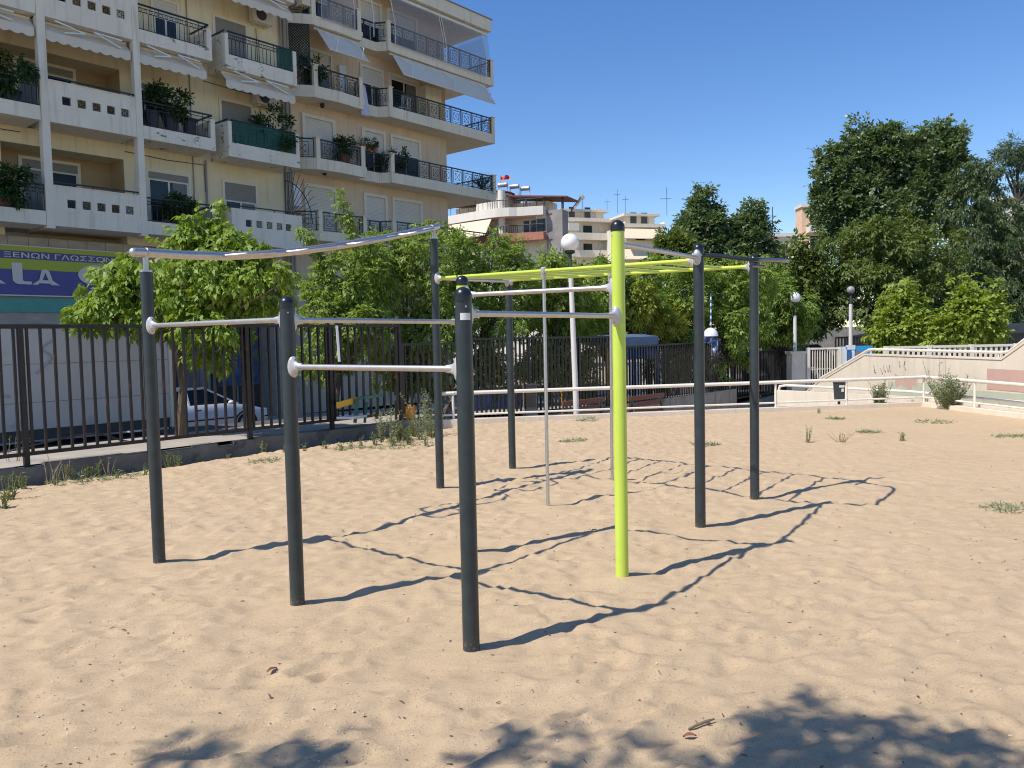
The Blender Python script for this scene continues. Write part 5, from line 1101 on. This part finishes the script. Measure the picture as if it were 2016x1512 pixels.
# ------------------------------------------------------------------ trees
# young tree in front of the sign
Y = 12.7
tb = [blob(345, 560, Y, 118, 88), blob(268, 604, Y, 74, 50), blob(430, 545, Y, 88, 82), blob(505, 560, Y-.3, 62, 62), blob(405, 470, Y+.1, 52, 48), blob(465, 500, Y, 50, 34), blob(212, 610, Y, 62, 32), blob(226, 552, Y, 34, 40), blob(420, 650, Y-.4, 66, 60), blob(160, 622, Y, 42, 20)]
bs = gnd(353, 880); bs = at(353, 872, 12.7); bs.z = .12
tree('young_tree', 'young bright green box elder with drooping leaves in front of the lime and purple sign', 'tree', bs, tb, 2600, 6, .105, .50, .85, 'elder', trunk_r=.07, sub=24, subr=(.22, .40), spires=(14, .35, 16),
     shoots=[(tuple(at(405, 470, Y)), tuple(at(402, 425, Y)), 40), (tuple(at(440, 470, Y)), tuple(at(425, 440, Y)), 40), (tuple(at(230, 540, Y)), tuple(at(228, 508, Y)), 40)], fork=at(353, 660, Y).z)
# hanging row behind the fence
row = [
 ('drooping leafy tree with a tall upright shoot, next to the young box elder', 660, 16.6, [(650, 600, 58, 60), (705, 560, 70, 66), (700, 650, 75, 60), (640, 690, 50, 55)], [((700, 510), (662, 372), 90), ((640, 520), (588, 445), 60), ((690, 600), (620, 510), 60)], 'willow', 900),
 ('drooping leafy tree behind the upright dark post of the top pipe', 790, 18.0, [(760, 530, 62, 62), (830, 510, 62, 55), (800, 610, 85, 72), (760, 680, 60, 50), (860, 640, 60, 60)], [((790, 500), (770, 450), 45), ((850, 490), (852, 455), 30)], 'willow', 1000),
 ('rounded drooping tree left of the white lamp pole, under the far red parapet', 930, 19.2, [(905, 520, 52, 72), (960, 560, 72, 64), (900, 620, 66, 62), (990, 540, 50, 72), (975, 640, 60, 48)], [((900, 490), (893, 446), 50), ((990, 500), (988, 462), 45)], 'willow_b', 1000),
 ('bushy tree crown directly behind the white globe lamp post', 1080, 20.5, [(1055, 545, 66, 50), (1120, 565, 62, 48), (1075, 620, 80, 58), (1150, 630, 55, 54)], [], 'willow', 950),
 ('bushy tree behind the lime post', 1205, 23.6, [(1190, 565, 60, 48), (1240, 575, 55, 48), (1200, 625, 72, 56), (1150, 580, 45, 50)], [], 'willow_b', 850),
 ('yellowing bush between the lime post and the next charcoal post', 1275, 24.4, [(1262, 605, 34, 36), (1308, 632, 40, 34), (1262, 655, 36, 28)], [], 'yellow', 480),
 ('green tree behind the monkey bars, left of the striped cord', 1330, 25, [(1300, 560, 56, 52), (1355, 570, 56, 60), (1340, 640, 66, 52), (1290, 600, 44, 50)], [], 'willow', 950),
 ('green tree behind the last charcoal post, branches trailing over the fence', 1440, 25.5, [(1410, 580, 62, 62), (1465, 570, 58, 66), (1440, 640, 72, 48), (1450, 690, 22, 24)], [((1450, 670), (1478, 735), 40), ((1420, 660), (1440, 720), 30)], 'willow', 1050),
 ('green tree overhanging the gate pillar and half hiding a globe lamp', 1535, 28.5, [(1525, 590, 56, 58), (1555, 620, 46, 44), (1515, 640, 56, 38), (1572, 645, 26, 26), (1500, 560, 48, 42)], [((1560, 660), (1580, 715), 20)], 'willow_b', 1050)]
for ri, (label, bx0, Y, bl, sh, lf, n) in enumerate(row):
    if ri in (1, 2, 3, 6): bl = bl+[(bx0, 725, 62, 42), (bx0+60, 740, 46, 34)]
    b0 = at(bx0, 760, Y); b0.z = -.2+float(drop(sc(b0)[0]))
    L = .105 if Y < 20 else .13
    tree('hedge_tree', label, 'tree', b0, [blob(px, py, Y+rs.normal(0, .3), a, b) for px, py, a, b in bl], int(n*2.5), 6, L, .38, .55, lf, 'bark_dark', .07, 18, (.2, .42),
         [(tuple(at(*p, Y)), tuple(at(*p1, Y)), q) for p, p1, q in sh], 'trees hanging over the street fence', fill=.3, fork=b0.z+1.2, spires=(14, .42, 20))
# darker trees behind
Y = 37
tree('broadleaf_tree', 'dark pointed broadleaf tree standing up behind the monkey bars', 'tree', Vector((at(1390, 700, Y).x, Y, -1.2)), [blob(1388, 408, Y, 22, 30), blob(1388, 445, Y, 40, 36), blob(1370, 480, Y, 62, 34), blob(1420, 490, Y, 50, 34)], 2800, 4, .21, .55, .2, 'dark', 'bark_dark', .16, 26, (.18, .34), up=.3, spires=(18, .6, 24))
tree('broadleaf_tree', 'small dark broadleaf tree right of the pointed one', 'tree', Vector((at(1478, 700, Y).x, Y+1, -1.2)), [blob(1475, 445, Y, 26, 30), blob(1480, 480, Y, 42, 34), blob(1470, 520, Y, 40, 30)], 1700, 4, .2, .55, .2, 'dark', 'bark_dark', .14, 22, (.18, .34), spires=(14, .8, 24))
tree('broadleaf_tree', 'lighter grey green tree in front of the cream awning block', 'tree', Vector((at(1310, 700, 35).x, 35, -1.2)), [blob(1326, 482, 35, 24, 26), blob(1318, 520, 35, 42, 30), blob(1346, 500, 35, 30, 34)], 1200, 4, .22, .5, .3, 'mid', 'bark_dark', .12, 22, (.18, .34))
tree('broadleaf_tree', 'dark green tree under the orange block, left of the big poplars', 'tree', Vector((at(1550, 700, 39).x, 39, -1.2)), [blob(1545, 510, 39, 38, 44), blob(1570, 560, 39, 50, 46), blob(1530, 570, 39, 40, 44), blob(1590, 610, 39, 46, 46)], 1700, 4, .26, .5, .3, 'mid', 'bark_dark', .16, 24, (.18, .34))
Y = 44
tree('poplar_tree', 'largest dark broadleaf tree with an uneven many pointed top at the right', 'tree', Vector((at(1750, 700, Y).x, Y, -1.2)),
     [blob(1680, 360, Y, 62, 60), blob(1672, 300, Y, 22, 30), blob(1735, 310, Y, 34, 44), blob(1790, 330, Y, 50, 52), blob(1845, 320, Y, 48, 50), blob(1872, 300, Y, 20, 24), blob(1640, 420, Y, 46, 56), blob(1720, 420, Y, 85, 74), blob(1820, 410, Y, 85, 72), blob(1632, 345, Y, 26, 22), blob(1765, 325, Y, 46, 48), blob(1700, 290, Y, 18, 22), blob(1835, 300, Y, 26, 24)],
     10500, 4, .215, .62, .1, 'dark', 'bark_dark', .3, 30, (.12, .24), up=.5, spires=(60, 1.1, 34))
Y = 39
tree('acacia_tree', 'broad mid green tree with fine foliage in front of the big poplars', 'tree', Vector((at(1710, 700, Y).x, Y, -1.2)),
     [blob(1650, 520, Y, 74, 62), blob(1740, 490, Y, 90, 62), blob(1820, 510, Y, 76, 62), blob(1700, 580, Y, 105, 62), blob(1800, 580, Y, 85, 60), blob(1620, 590, Y, 56, 56)], 6200, 5, .20, .42, .5, 'mid', 'bark_dark', .22, 30, (.16, .32), fill=.35, spires=(24, .7, 26))
Y = 41
tree('conifer_tree', 'dark conifer with drooping boughs beside the big poplars', 'tree', Vector((at(1920, 700, Y).x, Y, -1.2)),
     [blob(1920, 340, Y, 26, 34), blob(1905, 400, Y, 52, 44), blob(1935, 460, Y, 60, 50), blob(1895, 520, Y, 66, 60), blob(1955, 560, Y, 66, 66), blob(1905, 620, Y, 70, 50), blob(1975, 640, Y, 55, 50), blob(1990, 480, Y, 40, 44), blob(2010, 560, Y, 50, 60), blob(1880, 600, Y, 40, 60), blob(1960, 380, Y, 30, 36), blob(1940, 335, Y, 24, 30), blob(1985, 430, Y, 34, 34), blob(1900, 350, Y, 22, 34)], 7500, 5, .20, .30, .8, 'cyp', 'bark_dark', .22, 30, (.16, .32), fill=.35)
Y = 47
tree('pine_tree', 'sparse tall pine with bare branches at the right edge', 'tree', Vector((at(1995, 700, Y).x, Y, -1.2)),
     [blob(1985, 298, Y, 22, 18), blob(2010, 312, Y, 24, 14), blob(2012, 350, Y, 16, 12), blob(2000, 285, Y, 14, 12), blob(1985, 330, Y, 12, 9), blob(2035, 300, Y, 22, 16), blob(2040, 380, Y, 24, 16)], 800, 5, .22, .24, .3, 'cyp', 'bark_dark', .15, 12, (.2, .4), fork=at(1993, 400, Y).z)
for label, bl, Y, n in (('bright maple behind the baluster fence, the smaller and left one of the pair', [(1764, 640, 40, 34), (1738, 662, 26, 24), (1794, 656, 26, 28), (1772, 606, 20, 20), (1752, 688, 32, 20), (1808, 618, 9, 10)], 30, 950),
                        ('bright maple behind the baluster fence, the larger and right one of the pair', [(1912, 622, 42, 36), (1876, 648, 34, 28), (1944, 612, 28, 30), (1926, 652, 42, 26), (1906, 592, 24, 18), (1850, 666, 18, 14)], 29, 1200)):
    b0 = at(bl[0][0], 700, Y); b0.z = -1.2
    tree('maple_tree', label, 'tree', b0, [blob(px, py, Y, a, b) for px, py, a, b in bl], n, 5, .17, .62, .35, 'maple', 'bark_dark', .08, 20, (.22, .42), group='bright maples behind the baluster fence', fill=.2, spires=(14, .75, 18))
# tree behind the photographer whose twigs shade the sand in front
hgt = 5.2
def over(px, py, rx, rz=None): g = gnd(px, py); q = g-Vector((SUN.x, SUN.y, 0))*(-1)*0; q = g+Vector((SUN.x, SUN.y, SUN.z))*(hgt/SUN.z); return ((q.x, q.y, q.z), (rx, rz or rx, .35))
obs = [over(1605, 1405, .10), over(1560, 1450, .13), (over(1650, 1470, .15)), over(1750, 1462, .10), over(1530, 1500, .13), over(1690, 1520, .15), over(1830, 1500, .11), over(1930, 1505, .12), over(1450, 1512, .07),
       over(628, 1478, .065), over(612, 1512, .085), over(690, 1466, .03), over(340, 1490, .07), over(425, 1478, .03), over(1062, 1448, .065), over(1020, 1475, .04), over(1205, 1515, .09),
       over(1700, 1800, .3), over(600, 1850, .2), over(1250, 1850, .2)]
tree('shade_tree', 'tall tree standing behind the viewpoint, known by its leafy shadow on the near sand', 'tree', (-6.2, -3.4, 0), obs, 1050, 3, .06, .62, .3, 'mid', 'bark', .16, 9, (.28, .48), fork=4.2, fill=.3)

# ------------------------------------------------------------------ weeds, tufts, litter
def weed(label, x, y, h, n, lf='weed', name='weed', L=.05, wd=.28, spread=.35, group=None, dry=False, z=None, cat='weed'):
    z0 = max(sand_z(x, y), -.2 if y < 13.5 else -.01) if z is None else z; t = thing(name, label, cat, (x, y, z0), group); mb = MB(); P, O = [], []
    for i in range(n):
        a = rs.uniform(0, 6.28); ln = h*(.5+.5*rs.rand()); sp = spread*rs.rand(); top = Vector((x+math.cos(a)*sp*ln, y+math.sin(a)*sp*ln, z0+ln))
        b0 = Vector((x+math.cos(a)*.02, y+math.sin(a)*.02, z0-.02)); mid = b0.lerp(top, .5)+Vector((rs.normal(0, .03), rs.normal(0, .03), 0))*h
        mb.tube([b0, mid, top], [.006, .004, .002], 4)
        for u in np.linspace(.12, 1, max(4, int(ln/.022))):
            q = b0.lerp(mid, u*2) if u < .5 else mid.lerp(top, u*2-1); P.append(q[:]); d = rs.normal(0, 1, 3)*[1, 1, .3]+[0, 0, .55]; O.append(d)
    mb.build('stem', M['dry' if dry else 'stem'], t)
    if not dry or lf:
        P = np.array(P); O = np.array(O); m = len(P); keep = rs.rand(m) < (.25 if dry else 1); P, O = P[keep], O[keep]; m = len(P)
        leaf_mesh('foliage', P, O, rs.normal(0, 1, (m, 3)), L*(.6+.8*rs.rand(m)), L*wd*np.ones(m), LEAF[lf or 'grey'], t)
    return t
p = gnd(1731, 803); weed('smaller grey green weed bush by the kerb, right of the litter bin', p.x, p.y, .55, 44, 'grey', 'weed_bush', .065, .3, .55)
p = gnd(1868, 808); weed('largest grey green weed bush, in front of the corner of the handrail', p.x, p.y, .72, 95, 'grey', 'weed_bush', .075, .3, .75)
p = gnd(1850, 806); weed('tall dry reddish stalks rising out of the largest weed bush', p.x, p.y, 1.15, 12, 'grey', 'dry_stalk', .05, .3, .4, None, True, cat='stalks')
p = gnd(1740, 802); weed('thin dry stalks behind the smaller weed bush', p.x, p.y, .8, 7, 'grey', 'dry_stalk', .04, .3, .6, None, True, cat='stalks')
G = 'weeds along the foot of the low wall'; LB_ = 'small green weed growing in the sand along the foot of the low wall'
for px, py, h in ((22, 985, .34), (48, 965, .22), (8, 1000, .24), (140, 945, .26), (175, 938, .24), (192, 935, .30), (232, 944, .17), (160, 950, .15), (335, 915, .30), (350, 918, .2), (392, 905, .18), (285, 935, .16), (520, 895, .20), (600, 890, .15), (640, 885, .12), (672, 890, .14), (690, 880, .13), (712, 882, .17), (738, 878, .22), (110, 958, .12), (450, 900, .12), (560, 893, .14)):
    p = gnd(px, py); weed(LB_, p.x, p.y, h*.8, 6 if h < .2 else 9, 'weed', 'weed', .055, .25, .45, G)
G2 = 'thicket at the end of the low wall'
for px, py, h, n in ((752, 872, .5, 8), (770, 872, .62, 8), (785, 868, .40, 12), (800, 866, .36, 12), (815, 862, .42, 12), (828, 866, .7, 8), (842, 858, .8, 9), (852, 862, .45, 10), (862, 856, .4, 8), (775, 880, .2, 10), (806, 876, .18, 10)):
    p = gnd(px, py); weed('tangled green weed in the thicket below the orange bin', p.x, p.y, h*(.72 if h < .45 else 1.0), n+3, 'weed' if h < .5 else 'grey', 'weed', .055, .25, .8, G2)
for px, py, h, lb in ((838, 880, .30, 'lone pale weed standing on the sand in front of the thicket'), (1590, 872, .24, 'upright pale weed on the open sand in front of the handrail post'), (1656, 872, .18, 'low dry weed right of the upright pale one on the open sand'), (1775, 868, .13, 'small sprawling weed on the sand below the smaller weed bush'), (1612, 815, .12, 'small green weed on the sand just below the litter bin'), (1793, 797, .14, 'small weed at the kerb between the two weed bushes')):
    p = gnd(px, py); weed(lb, p.x, p.y, h, 14 if 'dry' in lb or 'spr' in lb else 8, 'grey', 'weed', .04, .25, 1.6 if 'dry' in lb else .5, None, 'dry' in lb)
for px, py, h in ((110, 950, .4), (130, 945, .35), (215, 935, .35), (95, 955, .3)):
    p = gnd(px, py); weed('bare dry twig plant among the weeds at the low wall', p.x, p.y, h, 4, 'grey', 'dry_stalk', .03, .3, .6, 'dry twigs at the low wall', True, cat='stalks')
for px, py, h, lb in ((25, 905, .65, 'dry climbing stalks against the tall fence at the far left'), (55, 900, .6, 'dead thistle stalks just right of the far left climbing stalks')):
    p = at(px, py, 10.3); weed(lb, p.x, p.y, h, 5, 'grey', 'dry_stalk', .03, .3, .35, None, True, -.05, cat='stalks')
for px, py, lb, w in ((1157, 830, 'flat tuft of grass on the sand by the foot of the white lamp', .22), (1838, 832, 'flat grey green tuft in front of the largest weed bush', .35), (1645, 826, 'tiny flat tuft on the sand below the litter bin', .16), (1995, 860, 'flat green tuft at the right edge of the sand', .3), (1990, 1005, 'flat green tuft at the right edge, nearer than the other', .28), (165, 948, 'grassy tuft spreading below the low wall at the left', .4), (225, 940, 'grassy tuft just right of the left one below the low wall', .35), (690, 886, 'grassy tuft below the low wall near the green bench', .3), (818, 876, 'grassy tuft in front of the thicket', .4), (770, 884, 'grassy tuft at the left end of the thicket', .35), (1712, 852, 'flat tuft right of the dry weeds on the open sand', .18), (1130, 870, 'thin flat tuft on the open sand between the pale pole and the lime post', .22), (1390, 878, 'sparse flat tuft behind the charcoal post on the open sand', .2), (520, 912, 'flat tuft on the sand below the middle of the tall fence', .2)):
    p = gnd(px, py); m = 130; a = rs.uniform(0, 6.28, m); r = w*np.sqrt(rs.rand(m)); P = np.stack([p.x+np.cos(a)*r, p.y+np.sin(a)*r*.8, np.array([sand_z(p.x+math.cos(q)*s, p.y+math.sin(q)*s*.8) for q, s in zip(a, r)])], 1)
    o = leaf_mesh('grass_tuft', P, rs.normal(0, 1, (m, 3))*[1, 1, .2]+[0, 0, .45], rs.normal(0, 1, (m, 3)), .05+.05*rs.rand(m), .012*np.ones(m), LEAF['grey']); tag(o, lb, 'grass tuft')
# stick and dead leaves near the camera
p, p1 = gnd(1355, 1438), gnd(1407, 1437); up = Vector((0, 0, .008)); zz = lambda v: Vector((v.x, v.y, sand_z(v.x, v.y)+.006))
mb = MB(); m_ = p.lerp(p1, .7); mb.tube([zz(p), zz(p.lerp(p1, .35)), zz(m_)+up, zz(p1)+up], [.004, .006, .006, .003], 7); mb.tube([zz(m_), zz(m_)+Vector((.01, -.02, .012))], .0025, 5)
tag(mb.build('stick', M['bark'], None, True), 'short brown stick on the sand above the tree shadow', 'stick')
for px, py, a, lb in ((536, 1322, .9, 'curled brown dead leaf on the open sand at the lower left'), (1358, 1460, .1, 'brown dead leaf on the sand just below the stick'), (1170, 1048, .5, 'reddish dead leaf near the shadow of the lower bar')):
    p = gnd(px, py); z = sand_z(p.x, p.y)+.008; d = Vector((math.cos(a), math.sin(a), 0)); s = Vector((-d.y, d.x, 0)); c = Vector((p.x, p.y, z)); mb = MB(); vs = []
    for i in range(6):
        u = i/5; w = .012*math.sin(math.pi*min(.98, u+.02))+.001; q = c+d*(.055*(u-.5))+Vector((0, 0, .008*math.sin(u*3))); vs += [q-s*w+Vector((0, 0, .006)), q, q+s*w+Vector((0, 0, .006))]
    mb.add(vs, [(i*3+k, i*3+k+1, i*3+k+4, i*3+k+3) for i in range(5) for k in range(2)]); tag(mb.build('dead_leaf', M['brown_wood' if px != 1262 else 'yellow_paint']), lb, 'dead leaf')
# crumbs of gravel and bark strewn over the sand
m = 1900; B_, A_, L_, K_ = [], [], [], []
mb1, mb2 = MB(), MB()
for i in range(m):
    y = 2.4+9*rs.rand()**1.7; x = rs.uniform(-.75, .75)*y
    if i % 4 == 0: y = rs.uniform(2.5, 4.6); x = -.62*y+rs.rand()*.45*y
    z = sand_z(x, y); r = rs.uniform(.0020, .0062)*(1+.04*y)
    if i % 3 or i % 4 == 0:
        c = np.array([x, y, z+r*.3]); k = rs.uniform(.6, 1.3, (6, 1)); o6 = np.array([[1, 0, 0], [-1, 0, 0], [0, 1, 0], [0, -1, 0], [0, 0, .7], [0, 0, -.7]])*k*r
        (mb1 if i % 2 or i % 4 == 0 else mb2).add(c+o6, [(0, 2, 4), (2, 1, 4), (1, 3, 4), (3, 0, 4), (2, 0, 5), (1, 2, 5), (3, 1, 5), (0, 3, 5)])
    else:
        a = rs.uniform(0, 6.28); l = rs.uniform(.004, .013); d = Vector((math.cos(a), math.sin(a), 0))*l; mb2.bar(Vector((x, y, z+.003))-d, Vector((x, y, z+.006))+d, r*.7, r*.5)
tag(mb1.build('gravel', mat('pale shell grit', (.55, .48, .38), .8, var=.3)), 'pale grit and shell crumbs strewn over the sand', 'gravel', None, 'stuff')
tag(mb2.build('bark_crumbs', mat('dark bark crumb', (.13, .09, .06), .9, var=.4)), 'dark bark crumbs and chips strewn over the sand', 'litter', None, 'stuff')
